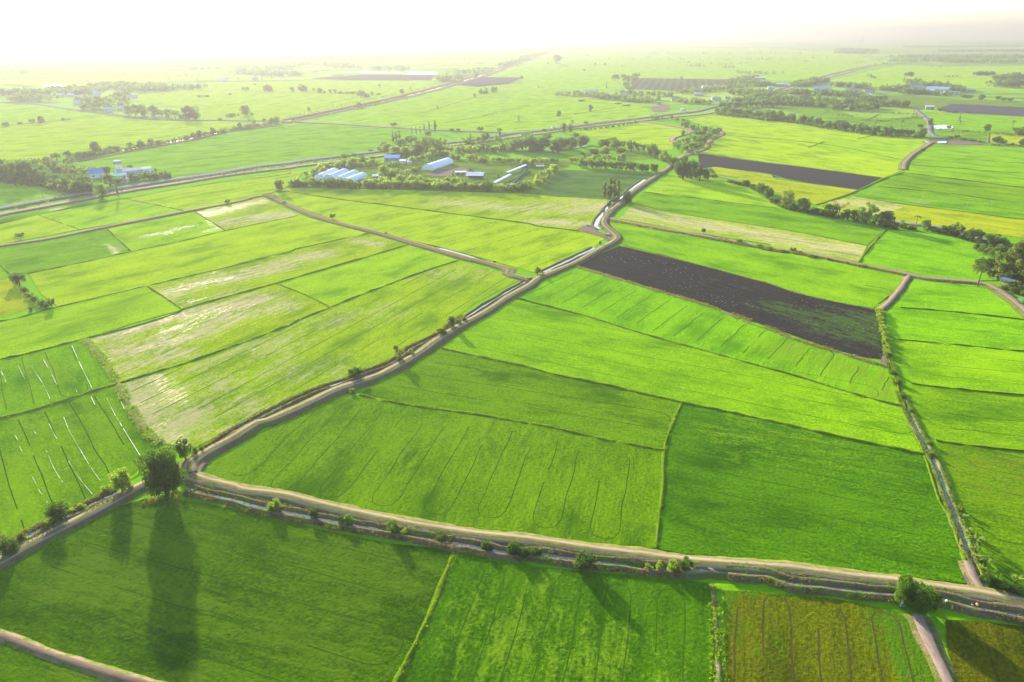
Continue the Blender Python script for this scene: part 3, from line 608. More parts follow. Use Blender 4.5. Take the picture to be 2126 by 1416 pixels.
lane('road', 'A1 -300,740 0,750 250,765 500,800 900,850 1150,882 1500,885 2000,892 A2 350,897 700,912 1100,940 1500,962 1900,975', 3.0, m_pave, 0.7, 1.4, 9, M_BANKG)
lane('road', 'A2 100,925 340,890 520,905', 3.0, m_red, 0.7, 1.4, 10, M_BANKG)
lane('path', 'A2 330,905 800,805 1100,745 1400,675 1700,588 2050,478 A3 200,495 400,425 500,385', 3.4, m_path, 1.0, 2.4, 11)
lane('path', 'A2 330,880 800,785 1100,722 1400,648 1700,565 2050,455 A3 200,470 400,400 480,370', 3.0, m_path, 1.0, 2.4, 12)
lane('road', 'A4 1330,810 1400,868 1430,910 1430,965 1470,1003 1550,1027 1800,1052 2124,1077 2500,1100', 2.4, m_pave, 0.6, 1.2, 13, M_BANKG)
lane('path', 'A4 1440,1050 1380,1090 1300,1140 1245,1200 1235,1250', 2.4, m_path, 0.6, 1.2, 14, M_BANKG)
lane('road', 'B3 940,545 1100,578 1400,632 1600,668 1900,722 2124,768 B4 262,768 500,800 900,880 1250,952 1400,985 1700,1010 1850,1030 1960,1090 2124,1215 2300,1400', 1.7, m_path, 0.55, 1.2, 15, M_BANKG)
lane('path', 'B4 1275,968 1200,1082 1130,1165 1070,1215', 0.9, m_path, 0.5, 0.8, 16, M_BANKG)
lane('path', 'D4 1330,930 1400,1090 1480,1250 1560,1416 1700,1700', 0.9, m_path, 0.45, 0.8, 17, M_BANKG)
lane('path', 'D1 -300,960 0,1080 300,1200 600,1300 900,1390 1300,1500', 0.6, road_mat('dry_path', 1.0, (0.13, 0.09, 0.06), (0.06, 0.05, 0.02), 'full'), 0.4, 0.5, 18, M_WEEDS)
lane('road', 'A3 1160,897 1300,910 1440,935 1540,955 1530,978 1420,1012 1405,1040 1440,1065 1490,1060', 2.2, m_red, 0.5, 1.0, 19, M_BANKG)
lane('road', 'A3 1412,1185 1480,1150 1560,1125 1660,1088 1655,1062 1700,1022 1765,990 1750,962 1690,945', 2.2, m_red, 0.5, 1.0, 20, M_BANKG)
lane('road', 'B4 1100,560 1200,577 1330,592 1500,612 1650,650 1900,720 2000,745 2124,830', 2.0, m_pave, 0.5, 1.0, 21, M_BANKG)
lane('path', 'A4 1040,690 1150,675 1240,665', 3.0, m_pave, 0.4, 1.0, 22, M_BANKG)
lane('path', 'D4 1700,540 1740,640 1790,730', 0.8, m_path, 0.5, 0.8, 23, M_BANKG)
lane('path', 'A3 200,1110 350,1115 500,1120 700,1090 800,1075', 1.6, m_pave, 0.4, 0.8, 24, M_BANKG)
lane('path', 'B3 1640,215 1800,250 1950,290', 1.2, m_path, 0.4, 0.8, 25, M_BANKG)

def canal(pts, wn, wf, near=1.6, far=1.6, hn=.7, hf=.7, seed=1, mat=M_BANK, wmat=M_WATER, zw=.12):
    """wn / wf: half widths of the water; banks either side"""
    q = P(pts)
    pr = ((-wn - near - 1.2, 0), (-wn - near * .8, hn), (-wn - near * .3, hn * .85), (-wn, zw + .01), (wf, zw + .01), (wf + far * .3, hf * .85), (wf + far * .8, hf), (wf + far + 1.2, 0))
    ribbon('bank', q, pr, (mat, wmat), (0, 0, 0, 1, 0, 0, 0), 0.2, 0.3, seed, 0.3)
CW = []
def canal2(pts, w, bank=2.2, h=.8, seed=1, mat=M_BANK, jit=.22):
    q = P(pts)
    L_ = ((-w - bank - .7, 0.0), (-w - bank * .75, h), (-w - bank * .35, h * .8), (-w + .1, .06))
    Rr = tuple((-a, b) for a, b in reversed(L_))
    ribbon('bank', q, L_, (mat,), None, jit, .25, seed, .25); ribbon('bank', q, Rr, (mat,), None, jit, .25, seed + 50, .25)
    ribbon('water', q, ((-w - .15, .14), (w + .15, .14)), (M_WATER,), None, .35, 0, seed, .25)
canal2('C1 1540,995 1700,885 1950,750 2124,665 C2 0,845 150,765 400,640 550,575 800,492 900,445 1050,395 1150,340 1260,255 1430,175 1640,25 C2 1700,-8 B2 1640,1285 1760,1205 2090,1010 B3 150,1110 330,1005', .5, 1.1, .7, 31)
canal2('B3 460,940 600,870 730,810 830,762', .9, 1.3, .7, 32)
canal2('B3 955,705 925,670', .8, 1.0, .5, 33)
canal2('B3 865,622 838,600 860,550 900,500 960,430 1030,390 1130,310 1200,260', 1.1, 1.6, .8, 34)
canal2('C1 1400,1300 1480,1325 1600,1352 1750,1388 1850,1408 D2 60,118 200,150 440,195 500,208 700,248 870,278 1060,302 1300,348 1440,372 1600,402 1750,432 1900,462 D3 200,470 440,482 600,505 870,540 1060,560 1250,585 1480,600', .38, 1.4, .75, 35)
canal2('D3 1800,610 2124,640 D4 400,690 700,725 1140,770 1350,790 1520,800 1800,872 2124,935 2500,1020', .2, 1.7, .8, 36)
canal2('D1 870,25 700,102 600,155 450,225 250,322 150,385 0,470 -900,930', .6, 1.0, .6, 37)
canal2('B2 1250,715 1340,735 1600,800 1780,855 2000,925', .5, .8, .4, 38, M_BANKG)
canal2('C4 1240,660 1300,790 1370,920 1450,1070 1500,1180 1570,1390 D4 1580,100 1640,260 1710,440 1790,640', .28, .9, .45, 39, M_WEEDS)
canal2('A2 340,888 800,795 1100,733 1400,662 1700,577 2050,467 A3 200,483 400,413 500,375', 3.4, 2.5, 1.2, 40)
canal2('A1 900,1105 1200,1060 1350,1030 1700,958 1980,918', 3.0, 2.0, .8, 41)
lane('path', 'D3 1450,600 1560,596 1650,590 1830,602', 1.7, m_path, .55, .5, 60, M_BANKG)
def mound(pts, z, mat):
    q = smooth_line(P(pts) + [P(pts)[0]])[:-1]; c = sum(q, Vector((0, 0))) / len(q); n = len(q)
    V = [(p.x, p.y, .05) for p in q] + [(c.x + (p.x - c.x) * .8, c.y + (p.y - c.y) * .8, z) for p in q] + [(c.x, c.y, z)]
    Fa = [(i, (i + 1) % n, n + (i + 1) % n, n + i) for i in range(n)] + [(n + i, n + (i + 1) % n, 2 * n) for i in range(n)]
    me = bpy.data.meshes.new('dirt_clearing'); me.from_pydata(V, [], Fa); me.materials.append(mat); struct('dirt_clearing', me)
mound('C1 1340,1215 1385,1100 1450,1060 1530,1110 1495,1150 1480,1200 1540,1245 1440,1250', .5, M_DIRT)
def flat_patch(name, pts, mat, z): 
    q = P(pts); q = smooth_line(q + [q[0]])[:-1]
    A = [(p.x + noise.noise((p.x * .2, p.y * .2, 3)) * .8, p.y + noise.noise((p.x * .2, p.y * .2, 7)) * .8, z) for p in q]
    bm = [tuple(range(len(A)))]
    ar = sum(A[i - 1][0] * A[i][1] - A[i][0] * A[i - 1][1] for i in range(len(A)))
    if ar < 0: A.reverse()
    me = bpy.data.meshes.new(name); me.from_pydata(A, [], bm); me.materials.append(mat); return struct(name, me)
flat_patch('dirt_clearing', 'B3 820,600 850,640 960,680 970,720 880,680 720,640 700,625 780,590', M_DIRT, .30)
flat_patch('dirt_clearing', 'C4 1090,310 1130,370 1120,395 1070,370', M_DIRT, .30)
flat_patch('dirt_clearing', 'D4 1700,620 1790,650 1880,760 1720,740', M_DIRT, .30)
flat_patch('dirt_clearing', 'A3 1240,790 1350,770 1380,810 1270,825', M_DIRT, .30)
flat_patch('dirt_clearing', 'A2 1380,1290 1450,1250 1660,1240 1650,1280 1500,1300', M_DIRT, .30)
flat_patch('dirt_clearing', 'A4 1400,1035 1480,1030 1840,1060 1700,1068 1500,1060', M_DIRT, .30)
flat_patch('dirt_clearing', 'B2 150,375 210,360 290,395 240,405', M_BANKG, .66)
flat_patch('water', 'A2 740,528 900,522 1150,522 1420,530 1420,548 1300,550 1130,540 950,538', M_WATER, .35)
flat_patch('water', 'A4 1460,925 1540,918 1600,930 1590,948 1480,950', M_WATER, .35)
flat_patch('water', 'A4 1485,1045 1550,1042 1550,1058 1490,1058', M_WATER, .75)
flat_patch('water', 'B4 2060,1140 2124,1130 2200,1180 2124,1180', water_mat('pond', (0.10, 0.25, 0.10), .3), .35)
flat_patch('water', 'A1 300,625 420,620 490,630 420,640', M_WATER, .35)
flat_patch('water', 'A1 1190,1055 1260,1040 1350,1030 1300,1050', M_WATER, .40)
flat_patch('water', 'A4 1370,1042 1430,1045 1425,1050 1380,1048', M_WATER, .35)

# ------------------------------------------------------------------ bunds
def bund(pts, wd=1.1, h=.4, mat=None, seed=None, name='bund'):
    for s_ in pts.split('|'):
        bund.k += 1; a = wd / 2
        h = max(h * .8, .34)
        ribbon(name, P(s_), ((-a, 0), (-a * .45, h), (a * .45, h), (a, 0)), (mat or M_BUND,), None, .45, .5, bund.k, .4)
        BUNDS.append((s_, wd, h, mat))
bund.k = 100
BUNDS = []
bund('C1 -900,450 0,340 600,195 1000,95 1300,0 B1 1340,1215 1700,1110 2124,990 B2 300,1010 640,910 900,835 1235,735|C1 -900,860 0,775 860,520 1490,325 2124,90 C2 590,0 B2 400,1300 650,1200 1000,1060 1350,930 1600,850|B1 -900,1350 0,1300 410,1200 1080,1040 1600,920 2124,795 B2 400,770 940,655|B1 210,950 600,870 960,790 1300,720 1660,635 2124,540 B2 420,520', 1.5, .5)
bund('B1 790,620 960,790|B1 1440,500 1660,635|B1 1080,1040 1340,1215|B2 260,1020 480,1110 650,1195|B1 280,520 580,625|B1 0,880 80,960|B1 920,400 1360,490', 1.2, .4)
bund('B1 -900,640 0,580 280,520 700,430 930,400 1300,330 1700,270 2124,215 B2 300,160', 1.8, .4)
bund('C1 620,195 740,320 800,420 865,520 960,700 1080,880 1180,960', 2.6, .4, M_WEEDS)
bund('B2 260,350 340,345 700,400 1100,450 1600,515 2124,585 B3 400,600 780,642|B2 340,316 1000,328 1600,346 2124,362 B3 500,378 900,402', 2.0, .5)
bund('B3 1190,350 1600,400 2124,464 B4 340,480|B3 1120,435 1400,502 2124,612 B4 500,654 970,745', 1.1, .35)
bund('B3 690,898 1200,1050 1700,1200 2124,1355 C4 0,35 400,180 800,302 1130,402', 2.0, .5, M_WEEDS)
bund('B3 1010,745 1600,888 2124,1030 B4 500,1108 1035,1220', 1.0, .3, M_WEEDS)
bund('B3 240,1125 800,1272 1200,1372 C3 700,3 1100,128 1500,243 2124,412 C4 400,447 900,603 1220,688', 1.5, .45)
bund('C2 1480,262 1800,330 2124,400 C3 500,445 1050,560 1470,655 2124,795 C4 500,850 1000,960 1380,1038', 1.5, .5)
bund('C2 870,600 1200,672 1700,742 2124,812 C3 500,837 900,930 1340,1012', 1.3, .4)
bund('C3 1470,660 1400,820 1345,1012 1330,1280 D3 1300,200 1285,430', 1.1, .35)
bund('D2 1580,445 1500,640 1400,900 1280,1150 1150,1416 900,2000', 1.3, .4)
bund('D3 1690,700 1715,900 1745,1416 1770,2000', 1.4, .25, M_WEEDS)
bund('C4 1130,345 1180,480 1230,620 1330,800 1450,1000 1560,1250 D4 1600,60 1700,300 1800,560', .9, .3)
bund('C4 1150,390 1200,560 1290,800 1400,1080 1500,1390 D4 1560,180 1650,430 1700,560', .9, .4)
bund('C4 1200,195 1700,240 2124,280 3600,310|C4 1300,520 1600,555 2124,605 3600,650|C4 1480,940 1700,970 2124,1015 3600,1050|B4 1220,1200 1500,1220 1900,1262 2124,1290', .65, .3)
bund('B4 1250,208 1700,264 2124,316 3600,350|B4 1370,83 1700,105 2124,140 3600,160|B4 1270,148 1700,180 2124,212 3600,235|B4 1050,311 1500,351 2124,431 3600,480|B4 870,380 1200,435 1700,499 2124,553 3600,620', 1.4, .5)
bund('B4 590,446 700,415 880,350 1100,250 1240,205', 2.2, .5)
bund('B4 1110,628 1000,745 910,868', 1.8, .5)
bund('B3 1720,165 2124,222 B4 400,262 900,336|A3 1590,1128 2124,1200 B4 500,165 1080,245', 1.6, .4, M_WEEDS)
bund('A4 0,1000 650,1060 1200,1170 |A4 540,1085 660,1038|A4 900,1020 1100,990 1430,1020', 1.2, .3)
bund('A2 1130,822 1320,832 1500,782 1730,712|A2 1500,905 1800,850 2124,780|A2 1880,935 A3 30,930 300,890 600,850 800,820 1100,770|A3 0,710 400,735 700,745 1000,765|A3 0,850 350,775|A2 520,780 860,715', 3.0, .6, M_WEEDS)
bund('A1 0,815 300,790|A1 0,925 300,900 760,853|A1 1480,800 2124,700 A2 300,690|A1 1020,700 1500,655 2124,680 A2 900,690 1150,695|A2 1800,715 2124,730', 2.4, .5, M_WEEDS)
bund('A4 960,888 1060,840|A4 620,848 700,815|A4 1660,835 1650,880 1665,920|A4 1870,985 1860,1050|A4 640,620 1000,640 2124,655|A4 700,560 1500,570 2124,570|A4 1750,680 2124,690', 2.2, .5, M_BANKG)
bund('B4 950,1040 1150,1000 1210,1000 1150,1080 1020,1200', .7, .15, M_MUD)

# ------------------------------------------------------------------ trees: prototype meshes
L_DARK = leaf_mat('leaves_dark', (0.040, 0.080, 0.010))
L_MID = leaf_mat('leaves_mid', (0.065, 0.130, 0.014))
L_YEL = leaf_mat('leaves_yellow_green', (0.14, 0.21, 0.020))
L_OLIVE = leaf_mat('leaves_olive', (0.095, 0.130, 0.020))
L_DRY = leaf_mat('leaves_dry', (0.17, 0.11, 0.05))
L_PALM = leaf_mat('palm_fronds', (0.060, 0.090, 0.020))
L_BAN = leaf_mat('banana_leaves', (0.13, 0.20, 0.03), .2, .5)
L_GOLD = leaf_mat('blossom_yellow', (0.45, 0.24, 0.03))
def leaf_arrays(cen, rad, n, size, rs, flat=0.0):
    """n leaf quads scattered over clumps (centres, radii)"""
    cen = np.asarray(cen); rad = np.asarray(rad)
    if rad.ndim == 1: rad = np.stack([rad] * 3, 1)
    wgt = (rad.prod(1)) ** (2 / 3); k = rs.choice(len(cen), n, p=wgt / wgt.sum())
    d = rs.normal(size=(n, 3)); d /= np.linalg.norm(d, axis=1)[:, None]
    rr = rs.uniform(0.45, 1.0, n) ** 0.6
    c = cen[k] + d * rad[k] * rr[:, None]
    nrm = d * 0.9 + rs.normal(size=(n, 3)) * 0.7 + np.array([0, 0, .25]); nrm /= np.linalg.norm(nrm, axis=1)[:, None]
    t1 = np.cross(nrm, rs.normal(size=(n, 3))); t1 /= np.linalg.norm(t1, axis=1)[:, None]
    t2 = np.cross(nrm, t1)
    s = size * rs.uniform(0.6, 1.35, n)[:, None]
    V = np.stack([c - t1 * s, c - t2 * s * .55, c + t1 * s, c + t2 * s * .55], 1).reshape(-1, 3)
    return V, np.arange(n * 4).reshape(-1, 4)
def tube(pts, radii, sides=5):
    V, Fa = [], []
    for i, (p, r) in enumerate(zip(pts, radii)):
        p = Vector(p); q = Vector(pts[min(i + 1, len(pts) - 1)]); o_ = Vector(pts[max(i - 1, 0)])
        ax = (q - o_).normalized(); a = ax.orthogonal().normalized(); b = ax.cross(a)
        for k in range(sides):
            th = 2 * math.pi * k / sides
            V.append(tuple(p + a * (math.cos(th) * r) + b * (math.sin(th) * r)))
    n = sides
    for i in range(len(pts) - 1):
        for k in range(n):
            Fa.append((i * n + k, i * n + (k + 1) % n, (i + 1) * n + (k + 1) % n, (i + 1) * n + k))
    return V, Fa
def join(parts):
    V, Fa = [], []
    for v, f in parts:
        b = len(V); V.extend([tuple(x) for x in v]); Fa.extend([tuple(int(i) + b for i in g) for g in f])
    return V, Fa
def crown_shape(kind, rs):
    if kind == 'round':
        m = 34; c = []; r = []
        for i in range(m):
            th = rs.uniform(0, 6.28); z = rs.uniform(-1, 1); q = math.sqrt(max(0, 1 - z * z * .75)) * rs.uniform(.35, 1)
            c.append((math.cos(th) * q * .34, math.sin(th) * q * .34, .50 + z * .36)); r.append(rs.uniform(.10, .18))
    elif kind == 'wide':
        m = 24; c = []; r = []
        for i in range(m):
            th = rs.uniform(0, 6.28); q = math.sqrt(rs.uniform(0, 1)); z = rs.uniform(-1, 1) * (1 - q * .5)
            c.append((math.cos(th) * q * .38, math.sin(th) * q * .38, .52 + z * .36)); r.append(rs.uniform(.09, .17))
    elif kind == 'loose':
        m = 22; c = []; r = []
        for i in range(m):
            th = rs.uniform(0, 6.28); z = rs.uniform(-1, 1); q = math.sqrt(max(0, 1 - z * z)) * rs.uniform(.3, 1.1)
            c.append((math.cos(th) * q * .34, math.sin(th) * q * .34, .54 + z * .38)); r.append(rs.uniform(.07, .14))
    elif kind == 'tall':
        m = 26; c = []; r = []
        for i in range(m):
            z = rs.uniform(0.14, .96); q = (1 - abs(z - .5) * 1.1) * rs.uniform(.1, .85); th = rs.uniform(0, 6.28)
            c.append((math.cos(th) * q * .34, math.sin(th) * q * .34, z)); r.append(rs.uniform(.07, .15) * (1.15 - z * .6))
        r = [(a * 1.3, a * 1.3, a * .8) for a in r]
    elif kind == 'shrub':
        m = 16; c = []; r = []
        for i in range(m):
            th = rs.uniform(0, 6.28); q = math.sqrt(rs.uniform(0, 1)); z = rs.uniform(.06, .82) * (1 - q * .35)
            c.append((math.cos(th) * q * .36, math.sin(th) * q * .36, z)); r.append(rs.uniform(.12, .22))
    return np.array(c), np.array(r)
def trunk_arrays(kind, rs):
    parts = []
    if kind in ('shrub',):
        for k in range(4):
            th = rs.uniform(0, 6.28); e = (math.cos(th) * .22, math.sin(th) * .22, .55)
            parts.append(tube([(0, 0, 0), (e[0] * .4, e[1] * .4, .25), e], [.03, .022, .008], 4))
    else:
        h = {'round': .42, 'wide': .42, 'loose': .45, 'tall': .8}[kind]; r0 = .038 if kind != 'tall' else .03
        l = rs.uniform(-.03, .03, 2)
        parts.append(tube([(0, 0, -.01), (l[0], l[1], h * .5), (l[0] * 1.5, l[1], h)], [r0 * 1.25, r0, r0 * .6], 6))
        for k in range(5):
            th = k * 1.257 + rs.uniform(-.3, .3); z0 = h * rs.uniform(.55, 1); q = .26 if kind != 'tall' else .14
            parts.append(tube([(l[0], l[1], z0), (math.cos(th) * q * .5, math.sin(th) * q * .5, z0 + .1), (math.cos(th) * q, math.sin(th) * q, z0 + .26)], [r0 * .55, r0 * .38, r0 * .12], 4))
    return join(parts)
PROTO = {}
def proto(kind, tone, var, lod):
    key = (kind, tone, var, lod)
    if key in PROTO: return PROTO[key]
    rs = np.random.RandomState(hash_(key)); mat = {'dark': L_DARK, 'mid': L_MID, 'yellow': L_YEL, 'olive': L_OLIVE, 'dry': L_DRY, 'gold': L_GOLD}[tone]
    n, sz = {0: (15000, .018), 1: (2600, .034), 2: (420, .075)}[lod]
    if kind == 'loose': n = int(n * .6)
    c, r = crown_shape(kind, rs)
    V, Fa = leaf_arrays(c, r, n, sz, rs)
    me = mesh_np('crown', V, Fa, (mat,))
    tv, tf = trunk_arrays(kind, rs)
    tr = mesh_np('trunk', tv, tf, (M_BARK,))
    both = None
    if lod == 2:
        b = len(V); VV = np.vstack([V, np.array(tv)]); FF = np.vstack([Fa, np.array(tf) + b])
        both = mesh_np('tree', VV, FF, (mat, M_BARK), [0] * len(Fa) + [1] * len(tf))
    PROTO[key] = (me, tr, both); return PROTO[key]
def hash_(k):
    h = 7
    for ch in str(k): h = (h * 31 + ord(ch)) % 2147483
    return h
def frond(L_, droop, rs, w=.09, segs=6, z0=0.0, yaw=0.0, up=.5):
    """a feather frond: midrib with leaflets as narrow quads"""
    V, Fa = [], []
    pts = []
    for i in range(segs + 1):
        u = i / segs; x = L_ * u * (1 - .12 * u); z = z0 + up * L_ * u - droop * L_ * u * u
        pts.append(Vector((x, 0, z)))
    Rz = Matrix.Rotation(yaw, 3, 'Z')
    for i in range(segs):
        a, b = pts[i], pts[i + 1]
        ww = w * (1 - (i / segs) ** 2 * .75) * (0.6 if i == 0 else 1)
        for s_ in (-1, 1):
            for j in range(2):
                p = a.lerp(b, j * .5); q = a.lerp(b, j * .5 + .3)
                e = Vector((ww * .5, s_ * ww, -ww * .45))
                k = len(V)
                for t in (p, q, q + e, p + e): V.append(tuple(Rz @ t))
                Fa.append((k, k + 1, k + 2, k + 3))
    return V, Fa
def palm_proto(var):
    key = ('palm', var)
    if key in PROTO: return PROTO[key]
    rs = np.random.RandomState(50 + var); l = rs.uniform(-.06, .06)
    tr = tube([(0, 0, 0), (l * .2, 0, .3), (l * .6, 0, .6), (l, 0, .84)], [.035, .022, .018, .016], 6)
    parts = []
    for k in range(16):
        v, f = frond(.36, rs.uniform(.7, 1.25), rs, .075, 6, 0, k * 6.283 / 16 * 2.4 + rs.uniform(-.2, .2), rs.uniform(.2, .75))
        parts.append(([(a + l, b, c + .84) for a, b, c in v], f))
    cv = join(parts)
    me = mesh_np('crown', cv[0], cv[1], (L_PALM,)); t2 = mesh_np('trunk', tr[0], tr[1], (M_BARK,))
    b = len(cv[0]); both = mesh_np('palm_tree', cv[0] + tr[0], cv[1] + [tuple(i + b for i in g) for g in tr[1]], (L_PALM, M_BARK), [0] * len(cv[1]) + [1] * len(tr[1]))
    PROTO[key] = (me, t2, both); return PROTO[key]
def banana_proto(var):
    key = ('banana', var)
    if key in PROTO: return PROTO[key]
    rs = np.random.RandomState(80 + var); parts = []
    for k in range(9):
        yaw = k * 2.4 + rs.uniform(-.3, .3); Ln = rs.uniform(.4, .6); up = rs.uniform(.6, 1.3); dr = rs.uniform(.5, 1.1); w = .075
        V, Fa = [], []; Rz = Matrix.Rotation(yaw, 3, 'Z')
        for i in range(7):
            u = i / 6; ww = w * math.sin(math.pi * (0.12 + .83 * u)) + .008
            c = Vector((Ln * u * .8, 0, .42 + up * Ln * u - dr * Ln * u * u))
            for s_ in (-1, 0, 1): V.append(tuple(Rz @ (c + Vector((0, s_ * ww, abs(s_) * ww * .35)))))
        for i in range(6):
            for j in range(2): Fa.append((i * 3 + j, (i + 1) * 3 + j, (i + 1) * 3 + j + 1, i * 3 + j + 1))
        parts.append((V, Fa))
    cv = join(parts); tr = tube([(0, 0, 0), (.01, 0, .25), (0, .01, .46)], [.06, .045, .03], 7)
    PROTO[key] = (mesh_np('leaves', cv[0], cv[1], (L_BAN,)), mesh_np('stem', tr[0], tr[1], (L_MID,)), None); return PROTO[key]
def bare_proto(var):
    key = ('bare', var)
    if key in PROTO: return PROTO[key]
    rs = np.random.RandomState(90 + var); parts = [tube([(0, 0, 0), (.02, 0, .35), (0, .02, .6)], [.03, .022, .012], 5)]
    tips = []
    for k in range(16):
        th = rs.uniform(0, 6.28); z0 = rs.uniform(.25, .6); q = rs.uniform(.2, .42); e = (math.cos(th) * q, math.sin(th) * q, min(1, z0 + rs.uniform(.2, .42)))
        parts.append(tube([(0, 0, z0), (e[0] * .5, e[1] * .5, (z0 + e[2]) / 2 + .03), e], [.012, .008, .004], 3)); tips.append(e)
    tv, tf = join(parts)
    V, Fa = leaf_arrays(np.array(tips), np.full(len(tips), .09), 420, .022, rs)
    PROTO[key] = (mesh_np('crown', V, Fa, (L_DRY,)), mesh_np('trunk', tv, tf, (M_BARK,)), None); return PROTO[key]

TK = {'r': ('round', 'dark'), 'w': ('wide', 'dark'), 'm': ('round', 'mid'), 'n': ('wide', 'mid'), 'y': ('round', 'yellow'), 'Y': ('shrub', 'yellow'), 'o': ('loose', 'olive'), 'l': ('loose', 'mid'),
      't': ('tall', 'mid'), 'T': ('tall', 'olive'), 's': ('shrub', 'dark'), 'S': ('shrub', 'mid'), 'h': ('shrub', 'olive'), 'g': ('round', 'gold')}
TDESC = {'r': 'dark round', 'w': 'dark spreading', 'm': 'green round', 'n': 'green spreading', 'y': 'yellow-green round', 'Y': 'yellow-green', 'o': 'loose olive', 'l': 'loose green', 't': 'tall narrow green', 'T': 'tall narrow olive', 's': 'dark bushy', 'S': 'green bushy', 'h': 'brownish scrubby', 'g': 'golden', 'p': 'slender', 'b': 'broad-leaved', 'd': 'nearly leafless'}
ALLT = []
def tree(p, h, w_, T, name=None):
    rnd = random.Random(int(p.x * 31 + p.y * 17) % 100003)
    dp = depth(p); pxw = max(h, w_) / dp * F_PX
    if T == 'p': pr = palm_proto(rnd.randrange(4)); nm, cat, cn, tn = 'palm_tree', 'palm tree', 'crown', 'trunk'; w_ = h
    elif T == 'b': pr = banana_proto(rnd.randrange(3)); nm, cat, cn, tn = 'banana_plant', 'banana plant', 'leaves', 'stem'; w_ = h
    elif T == 'd': pr = bare_proto(rnd.randrange(3)); nm, cat, cn, tn = 'bare_tree', 'tree', 'crown', 'trunk'
    else:
        k, tone = TK[T]; lod = 0 if pxw > 75 else (1 if pxw > 24 else 2)
        pr = proto(k, tone, rnd.randrange(4 if lod else 2), lod)
        nm, cat, cn, tn = ('bush', 'bush', 'foliage', 'stems') if k == 'shrub' else ('tree', 'tree', 'crown', 'trunk')
    w_ *= 1.1; sc = (w_, w_ * rnd.uniform(.92, 1.08), h); rz = rnd.uniform(0, 6.28)
    rec = dict(p=p, h=h, T=T, pr=pr, nm=nm, cat=cat, cn=cn, tn=tn, sc=sc, rz=rz, px=pxw, size=pxw * h / dp * F_PX, label=None, group=None)
    ALLT.append(rec); return rec
def vx(rec): q = M3.transposed() @ Vector((rec['p'].x, rec['p'].y, -CAM_H)); return q.x / -q.z
SETS = []
def finish_trees():
    """the 300 trees that show largest become things; the rest one mass"""
    tr = sorted([r for r in ALLT if r['cat'] == 'tree'], key=lambda r: -r['size'])
    far = tr[295:]; ids = set(id(r) for r in far)
    for items, where, group in SETS:
        items = [r for r in items if id(r) not in ids]
        items.sort(key=vx)
        by = {}
        for it in items: by.setdefault(it['T'], []).append(it)
        for T, l in by.items():
            for i, r in enumerate(l):
                n_ = r['cat']
                if len(l) == 1: r['label'] = 'the %s %s %s' % (TDESC[T], n_, where)
                else: r['label'] = '%s %s %s from left %s' % (ordn(i), TDESC[T], n_, where)
                if len(items) > 1: r['group'] = group
    for r in ALLT:
        if id(r) in ids: continue
        if r['px'] <= 24 and r['pr'][2] is not None:
            o = bpy.data.objects.new(r['nm'], r['pr'][2]); C.objects.link(o)
        else:
            o = bpy.data.objects.new(r['nm'], None); C.objects.link(o); o.empty_display_size = .5
            for mm, n_ in ((r['pr'][0], r['cn']), (r['pr'][1], r['tn'])):
                c = bpy.data.objects.new(n_, mm); C.objects.link(c); c.parent = o
        o.location = (r['p'].x, r['p'].y, 0.0); o.scale = r['sc']; o.rotation_euler = (0, 0, r['rz'])
        o['category'] = r['cat']; o['label'] = r.get('fix') or r['label']
        if r['group']: o['group'] = r['group']
    # the rest
    Vs, Fs, Ms, b = [], [], [], 0; mats = [L_DARK, L_MID, L_YEL, L_OLIVE, L_DRY, L_GOLD, M_BARK]; cache = {}
    for r in far:
        lod2 = proto(*TK[r['T']], 0, 2)[2] if r['T'] in TK else r['pr'][0]
        if lod2.name not in cache:
            v = np.zeros(len(lod2.vertices) * 3, np.float32); lod2.vertices.foreach_get('co', v); v = v.reshape(-1, 3)
            f = np.zeros(len(lod2.polygons) * 4, np.int32); lod2.loops.foreach_get('vertex_index', f); f = f.reshape(-1, 4)
            mi = np.zeros(len(lod2.polygons), np.int32); lod2.polygons.foreach_get('material_index', mi)
            mi = np.array([mats.index(m) for m in lod2.materials])[mi]; cache[lod2.name] = (v, f, mi)
        v, f, mi = cache[lod2.name]
        c_, s_ = math.cos(r['rz']), math.sin(r['rz']); q = v * np.array(r['sc'])
        q = np.column_stack([q[:, 0] * c_ - q[:, 1] * s_ + r['p'].x, q[:, 0] * s_ + q[:, 1] * c_ + r['p'].y, q[:, 2]])
        Vs.append(q); Fs.append(f + b); Ms.append(mi); b += len(q)
    if Vs:
        o = obj('distant_trees', mesh_np('distant_trees', np.vstack(Vs), np.vstack(Fs), mats, np.concatenate(Ms))); o['kind'] = 'stuff'
ORD = ['first', 'second', 'third', 'fourth', 'fifth', 'sixth', 'seventh', 'eighth', 'ninth', 'tenth', 'eleventh', 'twelfth', 'thirteenth', 'fourteenth', 'fifteenth', 'sixteenth', 'seventeenth', 'eighteenth', 'nineteenth', 'twentieth']
TENS = ['', '', 'twenty', 'thirty', 'forty', 'fifty', 'sixty', 'seventy', 'eighty', 'ninety']
def ordn(i):
    if i < 20: return ORD[i]
    t, u = divmod(i + 1, 10)
    return TENS[t] + ('-' + ORD[u - 1] if u else 'th').replace('tyth', 'tieth') if u else TENS[t][:-1] + 'ieth'
def label_set(items, where, group): SETS.append((items, where, group))
def trees(spec, where, group):
    out = []
    for a in parse(spec):
        x, y, k = a[:3]; h_, w_, T = float(a[3]), float(a[4]), a[5]
        p = gp(x, y); h = height_of(p, y - h_ / k); w = w_ / k * depth(p) / F_PX
        out.append(tree(p, h, w, T))
    label_set(out, where, group); return out
